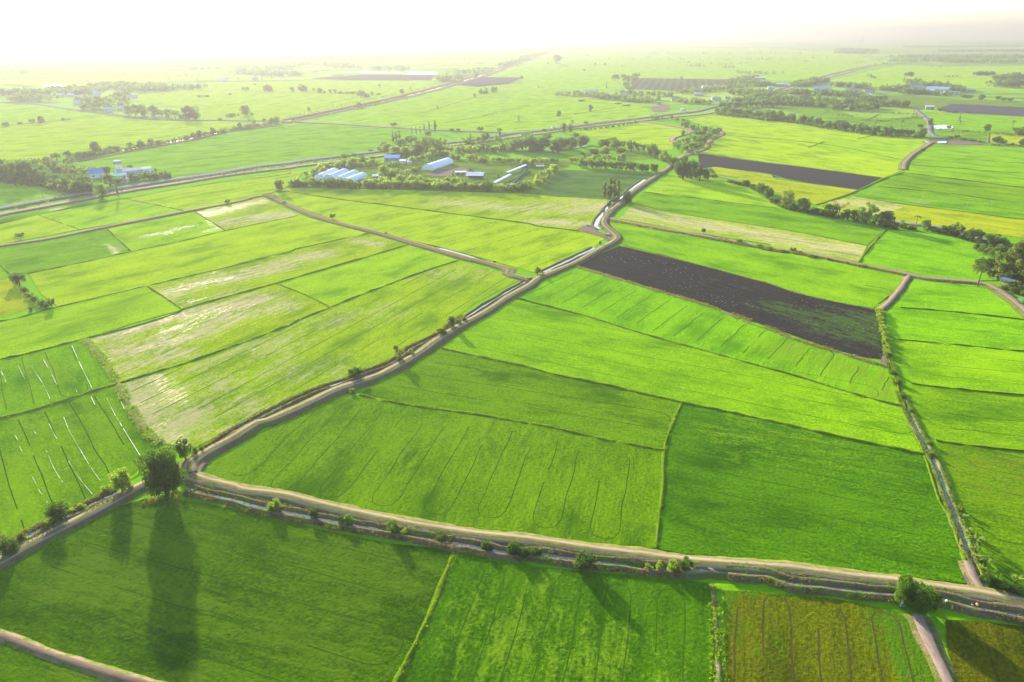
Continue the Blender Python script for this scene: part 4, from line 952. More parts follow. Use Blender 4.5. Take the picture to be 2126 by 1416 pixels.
def row(line, n, h, wr, types, where, group, spread=0.0, seed=1):
    """n trees scattered along a line on the ground; h = (lo, hi) metres, wr = crown width / height"""
    rnd = random.Random(seed * 77 + n); q = P(line); L_ = [(q[i + 1] - q[i]).length for i in range(len(q) - 1)]; T_ = sum(L_)
    out = []
    for i in range(n):
        s = T_ * (i + .5 + rnd.uniform(-.38, .38)) / n
        for j, l in enumerate(L_):
            if s <= l or j == len(L_) - 1:
                d = (q[j + 1] - q[j]).normalized(); p = q[j] + d * s; break
            s -= l
        p = p + Vector((-d.y, d.x)) * rnd.uniform(-spread, spread)
        hh = rnd.uniform(*h); out.append(tree(p, hh, hh * rnd.uniform(*wr), rnd.choice(types)))
    label_set(out, where, group); return out
# --- foreground and middle, tree by tree
big = trees('C1 1230,1345,360,345,r', '', '')[0]; big['fix'] = 'largest dark round tree, at the junction of the three lanes'
x = trees('C1 905,1310,170,175,y', '', '')[0]; x['fix'] = 'yellow-green round tree just left of the largest dark tree'
x = trees('C1 1365,1070,150,130,w', '', '')[0]; x['fix'] = 'dark tree half hidden behind the right side of the largest tree'
trees('D1 450,215,120,170,r 80,470,110,150,r', 'beside the bottom-left lane and ditch', 'trees along the bottom-left lane')
trees('C1 780,1310,60,70,Y 960,1290,60,60,Y D1 540,165,40,60,Y 600,140,45,70,Y 350,270,60,80,h 390,240,50,60,h 160,370,60,80,h 20,370,30,60,h', 'on the bottom-left lane ditch', 'bushes along the bottom-left lane')
trees('C1 1430,1040,60,60,s 1490,1005,45,60,s C2 840,472,75,110,w 1165,345,110,110,o 1250,300,45,40,Y 1470,160,55,80,s 1550,110,95,75,r 1600,80,60,50,s 1640,60,50,45,h 820,585,45,50,h', 'on the ditch bank of the middle lane', 'shrubs and small trees along the middle lane')
trees('B3 410,955,60,65,w 90,870,18,30,s 160,890,14,25,s', 'where the two dirt lanes meet', 'bushes near the lane junction')
trees('D2 255,150,75,120,y 220,150,50,60,h 540,205,70,75,w 735,235,55,50,w 790,250,60,80,m 1120,320,90,110,m 1200,325,40,60,Y 1470,355,45,100,S 1550,370,35,70,h 1800,440,65,80,s 2000,470,90,100,s 2080,490,70,90,s D3 40,430,55,90,h 220,440,60,90,s 290,480,90,130,s 370,480,75,100,s 420,470,40,60,h 750,580,130,190,r 1225,590,50,65,Y 1300,590,70,65,Y 1400,600,75,110,y 1500,600,95,110,w 1570,600,40,60,h', 'on the bottom lane ditch', 'bushes along the bottom ditch')
trees('D4 1230,850,220,180,m 1340,880,180,200,m 1440,880,130,130,r', 'in the bottom-right clump', 'trees in the bottom-right clump')
trees('D4 1750,420,110,110,b 1790,400,90,90,b 1760,470,80,80,b 1830,570,110,110,b 1860,640,70,80,b 1930,650,60,80,b 2060,700,90,110,b 1690,220,50,60,b', 'on the right-hand canal bank', 'banana plants by the right-hand canal')
trees('D4 1850,690,70,120,s 1950,720,60,130,s 2060,750,50,130,s 1650,160,60,60,h 1720,330,60,60,Y 1780,520,70,80,h 1820,610,60,80,Y C4 1420,970,50,50,h 1440,1050,40,50,h 1160,450,40,60,S 1190,520,50,60,S 1230,620,45,60,S 1290,730,40,50,S', 'on the right-hand canal bank', 'bushes by the right-hand canal')
row('B4 1062,1222 C4 1075,60 1090,150 1110,260 1118,330', 26, (1.6, 2.4), (1.1, 1.6), 'Y', 'beside the ploughed field end', 'bright shrubs along the ploughed field end', .3, 3)
# right-hand grove and hut
trees('B4 2060,1010,300,260,o 1960,980,210,190,o 2120,1000,330,260,w 1870,920,110,130,s 1800,890,80,80,s 2020,1000,150,160,w 2230,1050,360,300,m', 'in the grove by the shelter', 'trees of the right-hand grove')
trees('B4 1782,1040,170,90,p', '', '')[0]['fix'] = 'lone slender palm tree on the path in front of the right-hand grove'
trees('B4 1895,940,200,110,p', '', '')[0]['fix'] = 'palm tree against the left edge of the right-hand grove'
trees('B4 2020,1060,60,120,s 2080,1090,60,130,s 2140,1110,50,100,S 2124,1180,40,80,S', 'below the shelter at the right edge', 'bushes beside the shelter')
# hedge of trees along the right-hand stream
trees('B4 10,290,35,50,s 80,300,45,70,w 190,350,70,90,m 240,390,80,90,r 370,465,140,150,o 300,430,60,80,s 430,480,70,90,s 500,490,110,90,w 580,510,60,80,s 700,535,105,130,r 640,520,60,70,s 760,520,120,120,d 830,550,80,110,w 960,580,160,170,l 890,560,90,100,w 1030,560,60,70,s 1100,610,130,130,w 1180,620,60,70,s 1230,610,60,70,S 1300,625,35,60,s 1400,620,70,90,m 1450,630,40,60,s 1500,645,40,60,s 1560,660,75,110,w 1620,670,100,120,l 1700,690,70,100,s 1750,710,100,120,w 1830,740,70,100,s 1900,750,100,140,w 1970,745,70,90,s', 'along the right-hand stream', 'trees along the right-hand stream')
x = trees('B4 1105,600,125,120,p', '', '')[0]; x['fix'] = 'palm tree standing in the middle of the right-hand tree line'
trees('B3 1480,260,200,150,r 1540,250,150,130,m 1600,270,110,120,w 1660,260,100,110,l 1400,170,90,90,w 1330,120,80,90,y 1710,255,45,50,w', 'where the middle lane bends', 'trees of the clump at the lane bend')
trees('B3 1830,280,35,55,s 1880,290,30,50,s 1940,305,50,70,w 1990,310,30,50,s 2060,370,85,90,w 2110,400,80,80,r', 'right of the lane bend', 'bushes of the hedge right of the lane bend')
trees('B3 905,390,120,70,T 940,400,160,75,T 975,395,150,70,T 1000,390,130,60,T', 'in the tight clump beside the middle lane', 'clump of tall trees by the middle lane')
x = trees('B3 1075,430,100,85,r', '', '')[0]; x['fix'] = 'dark round tree on the lane edge right of the tall tree clump'
trees('B3 1630,655,50,35,w 1760,700,22,25,s 1800,705,22,25,h 1890,725,30,45,h B4 430,785,45,50,s 480,800,25,40,h 30,720,35,50,h 180,755,25,80,h 250,770,25,60,h 350,790,25,60,s 560,830,25,80,S 680,850,25,25,s 950,900,20,80,S 1600,1020,30,25,S', 'on the right-hand path bund', 'bushes on the right-hand path bund')
x = trees('B4 1330,590,75,50,p', '', '')[0]; x['fix'] = 'small slim palm tree beside the yellow field'
# left side
trees('B1 2060,345,95,75,r', '', '')[0]['fix'] = 'lone round tree on the bank left of the greenhouses'
trees('B1 1672,435,38,38,w', '', '')[0]['fix'] = 'tiny tree on the bund above the flooded corner field'
trees('B1 155,685,40,60,w 120,680,25,40,o', 'on the left bund path', 'small trees on the left bund path')
trees('B1 145,1030,90,120,w 130,1010,70,90,o 180,1080,50,60,S 220,1120,50,70,h 260,1150,60,70,S 310,1180,50,80,S 350,1190,45,60,S 385,1195,75,60,w 230,1220,30,30,s', 'in the left edge ditch', 'scrub in the overgrown ditch at left')
trees('B2 675,545,42,48,w', '', '')[0]['fix'] = 'small dark tree on the lane crossing the left fields'
trees('B2 512,490,45,35,d', '', '')[0]['fix'] = 'faint leafless tree on the lane crossing the left fields'
trees('B2 320,435,25,35,S 1065,660,20,20,s', 'on the crossing lane verge', 'bushes on the crossing lane')
trees('B1 755,395,110,110,m 875,395,140,32,t', 'on the left highway verge', 'trees on the near side of the left highway')
trees('B1 630,350,140,200,m 560,350,80,110,m 700,340,70,80,n 810,300,95,100,m 870,290,60,70,n 780,215,60,90,r 700,210,45,60,m 960,180,35,50,m 985,265,60,70,w 1060,250,65,80,n 1100,260,55,80,w 1145,205,32,30,r 1190,240,30,60,s 1240,240,22,50,s 1040,210,30,40,m 500,320,90,110,m 440,320,80,100,S 400,280,70,100,n 460,260,60,90,S 520,250,60,90,h 580,240,50,80,h 430,200,60,80,h 660,230,50,70,m', 'around the blue-roofed house', 'trees around the blue-roofed house')
trees('B1 -40,250,150,170,m 50,270,170,160,m 130,280,180,160,n 210,280,180,160,m 290,290,150,140,n 340,250,110,100,m 0,200,130,60,r 180,200,90,120,y 370,190,110,110,o 330,180,90,90,o 90,240,130,130,n 260,220,120,110,m', 'in the left edge wood', 'trees of the left edge wood')
trees('A1 420,1175,60,80,n 500,1160,55,90,m 560,1165,55,80,n 620,1160,55,80,m 705,1120,85,90,r 660,1150,50,70,m 760,1130,55,70,n 820,1115,45,70,m 870,1110,40,60,m 960,1090,48,60,m 1035,1085,62,70,r 1115,1075,60,70,m 1170,1065,40,50,m 1370,1025,35,50,m 1425,1017,45,60,m 1468,1012,58,50,r 1510,1003,40,60,m 1568,992,60,52,r 1640,980,35,45,s 1765,945,48,42,r 1825,948,42,65,m 1868,920,40,45,m 1995,918,45,50,m 2035,905,55,55,m', 'along the far left canal', 'trees along the far left canal')
trees('A1 45,930,35,60,r 150,912,28,35,s 240,910,45,50,n 305,905,55,70,r 470,885,25,35,s 505,880,15,30,s', 'on the thin bund near the left edge', 'trees on the thin left bund')
trees('A1 945,850,85,80,m 1000,855,105,80,n 1060,850,90,80,m 1130,855,90,95,m 1190,855,60,65,n 1240,862,68,75,m 1290,868,68,70,n 1335,872,45,55,s', 'in the far left copse', 'trees of the copse by the far left road')
trees('A1 1390,880,110,110,r 1440,880,100,90,m 1455,830,50,40,o', 'right of the far left copse', 'large trees right of the far left copse')
trees('A1 1615,885,30,35,s 1690,860,35,50,s 1715,852,30,35,s 1808,850,80,85,r 1750,850,18,25,s 1850,845,22,30,s 1940,888,22,25,s 1830,888,16,18,s 1470,715,25,35,s 1520,712,24,45,s 1690,697,20,28,s 1805,670,38,60,n 1870,625,15,25,s 1975,672,52,80,r', 'alone in the far left fields', 'single trees of the far left fields')
# centre, behind the farm
trees('A2 200,672,55,75,r 380,675,40,45,m 450,672,60,70,r 480,670,40,40,m 538,672,28,28,m 582,685,42,48,r 615,683,30,28,s 658,685,32,35,m 692,683,30,40,m 730,690,22,50,s 780,688,22,50,s 830,690,26,50,s 885,715,60,80,n 920,715,45,60,s 965,700,30,35,m 1012,697,18,35,s 1020,637,20,24,m 1183,690,40,45,r 1248,660,24,16,t', 'across the far centre fields', 'trees across the far centre fields')
trees('A2 870,790,50,36,n 967,770,28,24,m 500,820,42,32,n 172,885,20,25,s 250,915,60,70,n 100,910,35,45,m 60,940,35,60,S 1718,718,35,30,r 1785,688,35,80,s 1445,797,20,18,m 1125,932,38,52,w 1550,970,32,45,w 1598,968,30,40,w 1760,965,40,60,w 2042,895,50,22,o 1730,575,70,45,n 1680,550,45,25,l', 'alone near the diagonal canal', 'single trees right of the diagonal canal')
trees('A2 1120,1050,95,35,t 1145,1050,90,32,t 1168,1045,90,30,t 1258,1000,65,20,t 1290,990,60,20,t 1320,985,60,18,t 1350,975,65,22,t 1385,960,70,26,t 1430,975,95,36,t', 'in the row above the farm', 'tall narrow trees above the farm')
trees('A2 1250,1060,70,90,n 1180,1080,60,110,m 1080,1110,60,110,y 1130,1140,70,120,y 1220,1150,80,130,y 1300,1130,80,120,m 1360,1110,130,90,n 1430,1100,90,90,m 1470,1080,70,40,t 1380,1010,60,60,n 1320,1080,60,90,n 1500,1070,50,70,l 1660,1060,60,70,n 1690,1030,50,30,t 1730,1045,40,40,m 1800,1040,90,70,n 1905,1000,60,36,t 1050,1090,60,80,y', 'between the farm and highway', 'trees between the farm and the highway')
row('A2 1120,1160 1350,1140 1600,1120 1900,1110 2080,1090', 26, (5, 8), (.9, 1.3), 'ynmy', 'on the farm far side', 'trees on the far side of the farm', 12, 11)
row('A2 1230,1200 1500,1150 1700,1185 1900,1200 2124,1205 A3 300,1215 560,1200', 44, (4.5, 6.5), (.8, 1.2), 'yyyn', 'in the plantation behind the greenhouses', 'plantation trees behind the greenhouses', 5, 12)
row('A3 720,1230 900,1240 1100,1255 1300,1265', 26, (6, 8), (.6, .9), 'mmn', 'along the vegetable field top', 'row trees along the vegetable field', 1.5, 13)
row('A3 640,1200 850,1190 1050,1180', 10, (5, 7), (.8, 1.2), 'yy', 'behind the clipped row', 'pale trees behind the clipped row', 4, 14)
row('A3 560,1250 460,1310 380,1370 280,1416 B3 320,335 250,350', 24, (4, 6.5), (.9, 1.3), 'yyyo', 'left of the vegetable field', 'pale trees left of the vegetable field', 4, 15)
row('B2 360,310 600,312 850,325 1100,322 1400,330 1700,338 1850,340', 62, (4.2, 7.4), (.85, 1.4), 'yyynm', 'hedging the greenhouses', 'hedge trees in front of the greenhouses', 3.5, 16)
row('B2 880,290 1000,300 1200,290 1400,300 1600,310', 16, (5, 7.5), (.9, 1.4), 'yyo', 'behind the greenhouse hedge', 'second rank of the greenhouse hedge', 3, 17)
row('B2 2000,345 2100,348 B3 120,340 230,345', 10, (4, 6), (.9, 1.3), 'yyn', 'right of the seedling beds', 'hedge trees right of the seedling beds', 2, 18)
row('B2 520,240 620,200 720,170 850,150 1000,140', 18, (5, 8), (.9, 1.3), 'ynm', 'behind the greenhouse cluster', 'trees behind the greenhouse cluster', 5, 19)
trees('B2 1060,235,90,120,y 1120,240,70,90,y 1155,230,60,60,y 895,115,45,45,w 760,105,45,80,n 830,80,20,40,s 950,52,20,45,s 1690,225,50,55,r 1775,215,25,40,r 1560,235,50,35,l 1890,240,30,35,m 1310,190,30,40,m 1420,170,30,60,s', 'among the sheds of the farm', 'trees among the farm sheds')
trees('A3 240,1110,100,110,m 300,1100,120,120,n 370,1100,120,130,m 450,1105,110,120,m 520,1115,100,130,w 590,1100,100,120,r 660,1100,100,120,m 730,1085,100,110,w 400,1115,60,110,S 560,1120,60,100,n 480,1030,60,90,n 330,1020,60,90,n 690,1020,50,60,m 760,1060,60,60,w 150,1090,60,90,S', 'in the rounded wood', 'trees of the rounded wood')
trees('A3 900,1090,70,100,r 930,1075,60,80,m 990,1090,80,90,n 1040,1080,50,60,m 910,1150,80,100,y 830,1140,50,90,r 740,1155,40,70,r 1020,1130,50,80,w 880,1080,60,60,r 960,1050,50,60,n 1100,1110,90,80,n 1150,1110,60,60,m 1190,1110,55,55,m 1250,1150,115,90,n 1310,1160,60,60,m 1340,1180,60,70,y 1280,1165,60,60,n 1370,1190,60,60,y', 'in the loose grove', 'trees of the loose grove')
trees('A3 1480,1000,45,35,r 1450,1075,60,45,y 1500,1120,60,60,m 1540,1110,70,70,m 1590,1110,80,80,n 1640,1050,60,60,r 1560,1040,50,50,m 1600,1060,60,70,m 1700,1010,70,70,m 1680,980,50,50,m 1740,980,50,50,w 1550,960,50,50,m 1500,940,50,60,m 1590,950,40,25,t 1470,930,50,30,t 1640,960,35,50,m 1620,1000,50,60,n 1510,1060,55,60,m 1420,1080,40,40,m 1480,1040,30,40,s 1580,1000,50,60,n 1660,1020,50,50,n 1440,1100,50,50,m', 'inside the winding canal', 'trees inside the winding canal')
trees('A3 605,975,75,65,r 650,970,60,55,r 665,910,30,36,o 768,915,30,36,n 568,858,48,42,r 798,822,58,44,r 272,890,45,22,o 690,840,8,30,s 1000,765,12,50,s 1070,778,12,60,s 740,745,18,60,s 835,482,26,22,m 905,484,24,22,m 753,522,18,24,m 550,465,80,70,n 487,475,20,22,m 295,580,26,32,r 418,645,14,12,m 503,638,14,10,m 918,650,45,18,t 1468,577,15,28,m 130,980,50,40,n 460,970,30,40,n', 'alone near the highway', 'single trees along the highway')
trees('A3 980,595,60,60,n 1045,595,55,60,m 1080,600,50,60,m 1130,600,75,60,n 1110,620,60,60,m 1060,640,40,60,m 1075,655,30,60,S', 'left of the netted field', 'trees at the left end of the netted field')
row('A3 700,960 900,945 1150,905', 20, (2.2, 4), (.9, 1.4), 'mmS', 'below the highway', 'low hedge below the highway', 1.5, 21)
row('A3 1250,890 1350,870 1450,880 1500,900', 7, (2.5, 5), (.9, 1.4), 'mn', 'beside the village turning', 'bushes beside the village turning', 4, 22)
# right, middle distance
row('A3 1720,830 1850,850 2000,860 2124,885 A4 200,850 400,890 600,925 800,955 1000,985 1200,1000 1400,1005', 92, (7, 11), (.8, 1.25), 'mmwnr', 'in the long dark wood', 'trees of the long wood', 7, 23)
row('A3 1780,800 1950,780 2124,780 A4 250,790', 22, (8, 12), (.8, 1.2), 'mnw', 'behind the long dark wood', 'trees behind the long wood', 14, 24)
trees('A4 755,870,36,36,p 792,868,30,30,p 825,866,26,26,p 858,868,26,26,p 890,862,24,24,p 1220,930,50,45,p 1030,930,40,45,p 2040,935,55,60,p', 'above the long dark wood', 'palm trees above the long wood')
trees('A4 1430,925,60,45,r 1850,965,55,65,r 1570,950,35,36,w 2090,1000,70,80,r 2060,970,40,50,w 2120,980,55,50,m 1930,1050,55,90,r 1960,1060,40,60,w 2105,1075,60,60,r 2035,1070,24,36,s 1630,1020,35,50,w 1590,1020,25,60,s 1680,1030,30,60,s 1740,1040,25,60,s 1800,1048,20,60,s 1360,945,40,40,w 1505,820,30,50,w 1610,830,18,36,s 1710,835,25,36,w 1810,735,45,55,r 1930,738,40,36,w 1970,742,28,45,w 2020,745,28,50,w 1700,725,36,80,w 1710,965,12,40,s 1380,1108,24,32,s', 'alone at the upper right', 'single trees at the upper right')

# ------------------------------------------------------------------ buildings
def boxv(cx, cy, cz, sx, sy, sz):
    V = [(cx + a * sx / 2, cy + b * sy / 2, cz + c * sz / 2) for c in (-1, 1) for a, b in ((-1, -1), (1, -1), (1, 1), (-1, 1))]
    return V, [(3, 2, 1, 0), (4, 5, 6, 7), (0, 1, 5, 4), (1, 2, 6, 5), (2, 3, 7, 6), (3, 0, 4, 7)]
def part(name, parts, mat, parent):
    V, Fa = join(parts) if isinstance(parts, list) else parts
    me = bpy.data.meshes.new(name); me.from_pydata([tuple(v) for v in V], [], Fa); me.materials.append(mat)
    return obj(name, me, parent)
def empty(name, p, rz, label, cat, group=None, z=0.0):
    o = bpy.data.objects.new(name, None); C.objects.link(o); o.location = (p.x, p.y, z); o.rotation_euler = (0, 0, rz)
    return setp(o, label, cat, group)
MP = {}
def pmat(c, rough=.6, metal=0.0):
    k = (c, rough, metal)
    if k not in MP: MP[k] = plain('painted_surface', tuple(x * .72 for x in c), rough, metal, .12, .8)
    return MP[k]
WHITE, CREAM, GREY, DARKG = (.72, .72, .70), (.60, .56, .48), (.34, .35, .37), (.10, .10, .11)
BLUE, TEAL, RUST, PALEB, NAVY = (.14, .27, .52), (.18, .42, .40), (.30, .17, .11), (.46, .50, .56), (.10, .15, .26)
M_GLASS = plain('dark_glass', (.03, .035, .045), .15)
M_WOOD = plain('weathered_wood', (.22, .16, .11), .9, 0, .3)
M_POST = plain('concrete', (.20, .19, .175), .85, 0, .2)
def bldg(pos, wpx, dm, h, roof, wall, label, rz=0.0, kind='gable', group=None, cat='house', name='house', opening=True):
    a = parse(pos)[0]; p = gp(a[0], a[1]); w_ = wpx / a[2] * depth(p) / F_PX
    rz = R_(rz) - math.atan2(p.x, p.y)
    c = p + Vector((-math.sin(rz), math.cos(rz))) * dm / 2
    o = empty(name, c, rz, label, cat, group)
    part('wall', [boxv(0, 0, h / 2, w_, dm, h)], pmat(wall, .8), o)
    ov = .5; rh = dm * .24 if kind == 'gable' else dm * .10
    W2, D2 = w_ / 2 + ov, dm / 2 + ov; z = h + .02; t_ = .12
    if kind == 'gable':
        V = [(-W2, -D2, z), (W2, -D2, z), (W2, 0, z + rh), (-W2, 0, z + rh), (-W2, D2, z), (W2, D2, z)]
        V = V + [(x, y, q + t_) for x, y, q in V]
        Fa = [(6, 7, 8, 9), (9, 8, 11, 10), (3, 2, 1, 0), (4, 5, 2, 3), (0, 1, 7, 6), (5, 4, 10, 11), (0, 6, 9, 3), (3, 9, 10, 4), (1, 2, 8, 7), (2, 5, 11, 8)]
        g = [[(s_ * w_ / 2, -dm / 2, h), (s_ * w_ / 2, dm / 2, h), (s_ * w_ / 2, 0, z + rh * .96)] for s_ in (-1, 1)]
        for gg in g: part('gable', (gg, [(0, 1, 2)]), pmat(wall, .8), o)
    elif kind == 'hip':
        r2 = max(0.2, W2 - D2)
        V = [(-W2, -D2, z), (W2, -D2, z), (W2, D2, z), (-W2, D2, z), (-r2, 0, z + rh * 2.4), (r2, 0, z + rh * 2.4)]
        Fa = [(0, 1, 5, 4), (1, 2, 5), (2, 3, 4, 5), (3, 0, 4), (3, 2, 1, 0)]
    else:
        V = [(-W2, -D2, z), (W2, -D2, z), (W2, D2, z + rh), (-W2, D2, z + rh)]; V = V + [(x, y, q + t_) for x, y, q in V]
        Fa = [(3, 2, 1, 0), (4, 5, 6, 7), (0, 1, 5, 4), (1, 2, 6, 5), (2, 3, 7, 6), (3, 0, 4, 7)]
    part('roof', (V, Fa), pmat(roof, .45, 0), o)
    if opening and w_ > 5:
        n = max(1, int(w_ / 4))
        for i in range(n):
            x = (i + .5) / n * w_ - w_ / 2
            if i == n // 2: part('door', [boxv(x, -dm / 2 - .03, 1.05, 1.1, .1, 2.1)], M_WOOD, o)
            else: part('window', [boxv(x, -dm / 2 - .03, h * .55, 1.3, .1, 1.1)], M_GLASS, o)
    return o
bldg('B1 718,248', 95, 12, 3.6, BLUE, WHITE, 'house with long bright blue roof among trees at left', 8, group='houses of the left farmstead')
bldg('B1 870,262', 110, 8, 3.2, TEAL, WHITE, 'low turquoise-roofed building below the water tower', -4, 'shed', 'houses of the left farmstead')
bldg('B1 965,232', 150, 9, 4.0, GREY, PALEB, 'long grey-roofed building right of the water tower', 8, 'shed', 'houses of the left farmstead')
bldg('B1 1088,212', 60, 7, 3.6, PALEB, WHITE, 'small pale house at the right end of the left farmstead', 8, 'shed', 'houses of the left farmstead')
bldg('B1 920,282', 62, 6, 2.6, PALEB, CREAM, 'small lavender-roofed shed by the left highway', 12, 'shed', 'houses of the left farmstead', 'shed', 'shed')
bldg('A2 1110,1190', 105, 10, 3.4, BLUE, GREY, 'farm building with bright blue roof behind the hedge', -6, 'shed', 'sheds of the farm')
bldg('A2 1190,1205', 40, 5, 2.4, WHITE, CREAM, 'small white shed right of the blue farm roof', -6, 'shed', 'sheds of the farm', 'shed', 'shed')
bldg('A2 1240,1208', 30, 4, 2.2, PALEB, CREAM, 'tiny pale lean-to left of the big greenhouse', -6, 'shed', 'sheds of the farm', 'shed', 'shed')
bldg('A2 992,1325', 38, 5, 3.0, PALEB, DARKG, 'small dark shed in the middle of the hedge', 0, 'shed', 'sheds of the farm', 'shed', 'shed')
bldg('A2 1615,1285', 75, 3, 2.0, WHITE, GREY, 'narrow white-roofed shelter beside the open shed', -4, 'shed', 'sheds of the farm', 'shed', 'shed')
# open shed with posts
def open_shed(pos, w_, d_, h, rz, roofc, label, name='open_shed', cat='shed', postm=None, pitch=.12, nposts=3):
    a = parse(pos)[0]; p = gp(a[0], a[1]); rz = R_(rz) - math.atan2(p.x, p.y)
    o = empty(name, p, rz, label, cat)
    W2, D2 = w_ / 2, d_ / 2; z = h; t_ = .1; k = pitch * d_
    V = [(-W2, -D2, z), (W2, -D2, z), (W2, D2, z + k), (-W2, D2, z + k)]; V += [(x, y, q + t_) for x, y, q in V]
    part('roof', (V, [(3, 2, 1, 0), (4, 5, 6, 7), (0, 1, 5, 4), (1, 2, 6, 5), (2, 3, 7, 6), (3, 0, 4, 7)]), pmat(roofc, .4), o)
    for i in range(nposts):
        x = -W2 + .6 + (w_ - 1.2) * i / (nposts - 1)
        for y, hh in ((-D2 + .5, z), (D2 - .5, z + k * .9)):
            part('post', [tube([(x, y, 0), (x, y, hh)], [.11, .09], 6)], postm or M_WOOD, o)
    part('beam', [boxv(0, -D2 + .5, z - .12, w_ - .8, .14, .16)], postm or M_WOOD, o)
    part('beam', [boxv(0, D2 - .5, z + k * .9 - .12, w_ - .8, .14, .16)], postm or M_WOOD, o)
    return o
o = open_shed('B2 1722,255', 13.5, 10, 3.4, -8, PALEB, 'open shed with pale blue sheet roof on posts')
part('wall', [boxv(0, 4.2, 1.2, 11, .15, 2.4)], pmat(DARKG), o)
o = open_shed('B4 1990,1035', 5.2, 3.6, 2.5, -22, NAVY, 'small shelter with dark blue roof on pale posts beside the path', 'field_shelter', 'shelter', pmat((.55, .42, .20)), .05, 2)
part('platform', [boxv(0, 0, .5, 3.6, 2.4, .12)], M_WOOD, o)
# greenhouses: arched tunnels
def greenhouse(a_, b_, wid, h, skin, label, group, rib=True):
    p, q = P(a_)[0], P(b_)[0]; L_ = (q - p).length; d = (q - p).normalized(); rz = math.atan2(d.y, d.x)
    o = empty('greenhouse', (p + q) / 2, rz, label, 'greenhouse', group)
    n, m = 10, max(2, int(L_ / 3)); sw = .9
    prof = [(-wid / 2, 0), (-wid / 2, sw)] + [(-math.cos(math.pi * i / n) * wid / 2, sw + math.sin(math.pi * i / n) * (h - sw)) for i in range(1, n)] + [(wid / 2, sw), (wid / 2, 0)]
    V, Fa = [], []
    for j in range(m + 1):
        x = -L_ / 2 + L_ * j / m; sag = 0
        for y, z in prof: V.append((x, y, z))
    k = len(prof)
    for j in range(m):
        for i in range(1, k - 2): Fa.append((j * k + i, j * k + i + 1, (j + 1) * k + i + 1, (j + 1) * k + i))
    part('roof_cover', (V, Fa), skin, o)
    for i in (0, k - 2):
        sV = []
        for j in range(m + 1):
            x = -L_ / 2 + L_ * j / m
            sV += [(x, prof[i][0], prof[i][1]), (x, prof[i + 1][0], prof[i + 1][1])]
        part('side_net', (sV, [(2 * j, 2 * j + 1, 2 * j + 3, 2 * j + 2) for j in range(m)]), pmat((.30, .34, .36), .8), o)
    for s_ in (-1, 1):
        part('end_wall', ([(s_ * (L_ / 2 - .05), y, z) for y, z in prof], [tuple(range(k))]), skin, o)
    for j in range(m + 1):
        x = -L_ / 2 + L_ * j / m
        part('rib', tube([(x, y * 1.012, z + .05) for y, z in prof], [.09] * k, 4), pmat((.5, .5, .5), .5), o)
    return o
SK_W, SK_B, SK_D = pmat((.90, .90, .92), .45), pmat((.66, .72, .84), .4), pmat((.16, .18, .21), .6)
G = 'greenhouses of the farm cluster'
greenhouse('B2 560,238', 'B2 640,210', 8, 3.6, SK_D, 'dark netted greenhouse at the left end of the cluster', G)
greenhouse('B2 575,255', 'B2 690,205', 8, 3.8, SK_W, 'white arched greenhouse second from left in cluster', G)
greenhouse('B2 650,262', 'B2 765,212', 8.5, 4.0, SK_B, 'pale blue arched greenhouse left of the middle of cluster', G)
greenhouse('B2 720,275', 'B2 840,222', 8.5, 4.0, SK_B, 'pale blue arched greenhouse right of the middle of cluster', G)
greenhouse('B2 780,285', 'B2 900,240', 8.5, 3.8, SK_W, 'white arched greenhouse at the right end of the cluster', G)
greenhouse('B2 1375,190', 'B2 1525,140', 10.5, 5.0, SK_W, 'long white arched greenhouse standing alone on the lawn', G)
def long_bed(a_, b_, wid, h, m, label):
    p, q = P(a_)[0], P(b_)[0]; L_ = (q - p).length; d = (q - p).normalized()
    o = empty('seedling_bed', (p + q) / 2, math.atan2(d.y, d.x), label, 'seedling bed', 'long seedling beds')
    prof = [(-wid / 2, h - .4), (-wid / 4, h - .1), (0, h), (wid / 4, h - .1), (wid / 2, h - .4)]
    V = [(s_ * L_ / 2, y, z + dz) for s_ in (-1, 1) for dz in (0, .1) for y, z in prof]
    Fa = [(5 + i, 6 + i, 16 + i, 15 + i) for i in range(4)] + [(i + 1, i, 10 + i, 11 + i) for i in range(4)] + [(0, 5, 15, 10), (4, 14, 19, 9)]
    part('cover', (V, Fa), m, o)
    n = max(2, int(L_ / 12))
    for i in range(n + 1):
        x = -L_ / 2 + .2 + (L_ - .4) * i / n
        [part('post', tube([(x, y, 0), (x, y, h - .35)], [.08, .08], 5), M_POST, o) for y in (-wid / 2 + .2, wid / 2 - .2)]
SK_N = pmat((.045, .09, .05), .9)
long_bed('B2 1860,300', 'B2 1980,237', 3.2, 2.0, SK_B, 'pale plastic-covered seedling bed nearest the hedge')
long_bed('B2 1955,222', 'B2 2095,165', 3.2, 2.0, SK_W, 'pale plastic-covered seedling bed behind the nearest one')
long_bed('B2 1930,305', 'B2 2124,205', 3.2, 1.3, SK_N, 'dark green netted seedling bed beside the pale ones')
long_bed('B2 1990,310', 'B3 330,190', 3.2, 1.3, SK_N, 'dark green netted seedling bed nearest the vegetable field')
long_bed('B2 2050,220', 'B3 330,155', 3.2, 1.3, SK_N, 'dark green netted seedling bed at the far end')
long_bed('B3 400,172', 'B3 460,172', 4.0, 2.0, SK_B, 'short pale covered bed at the far right corner')
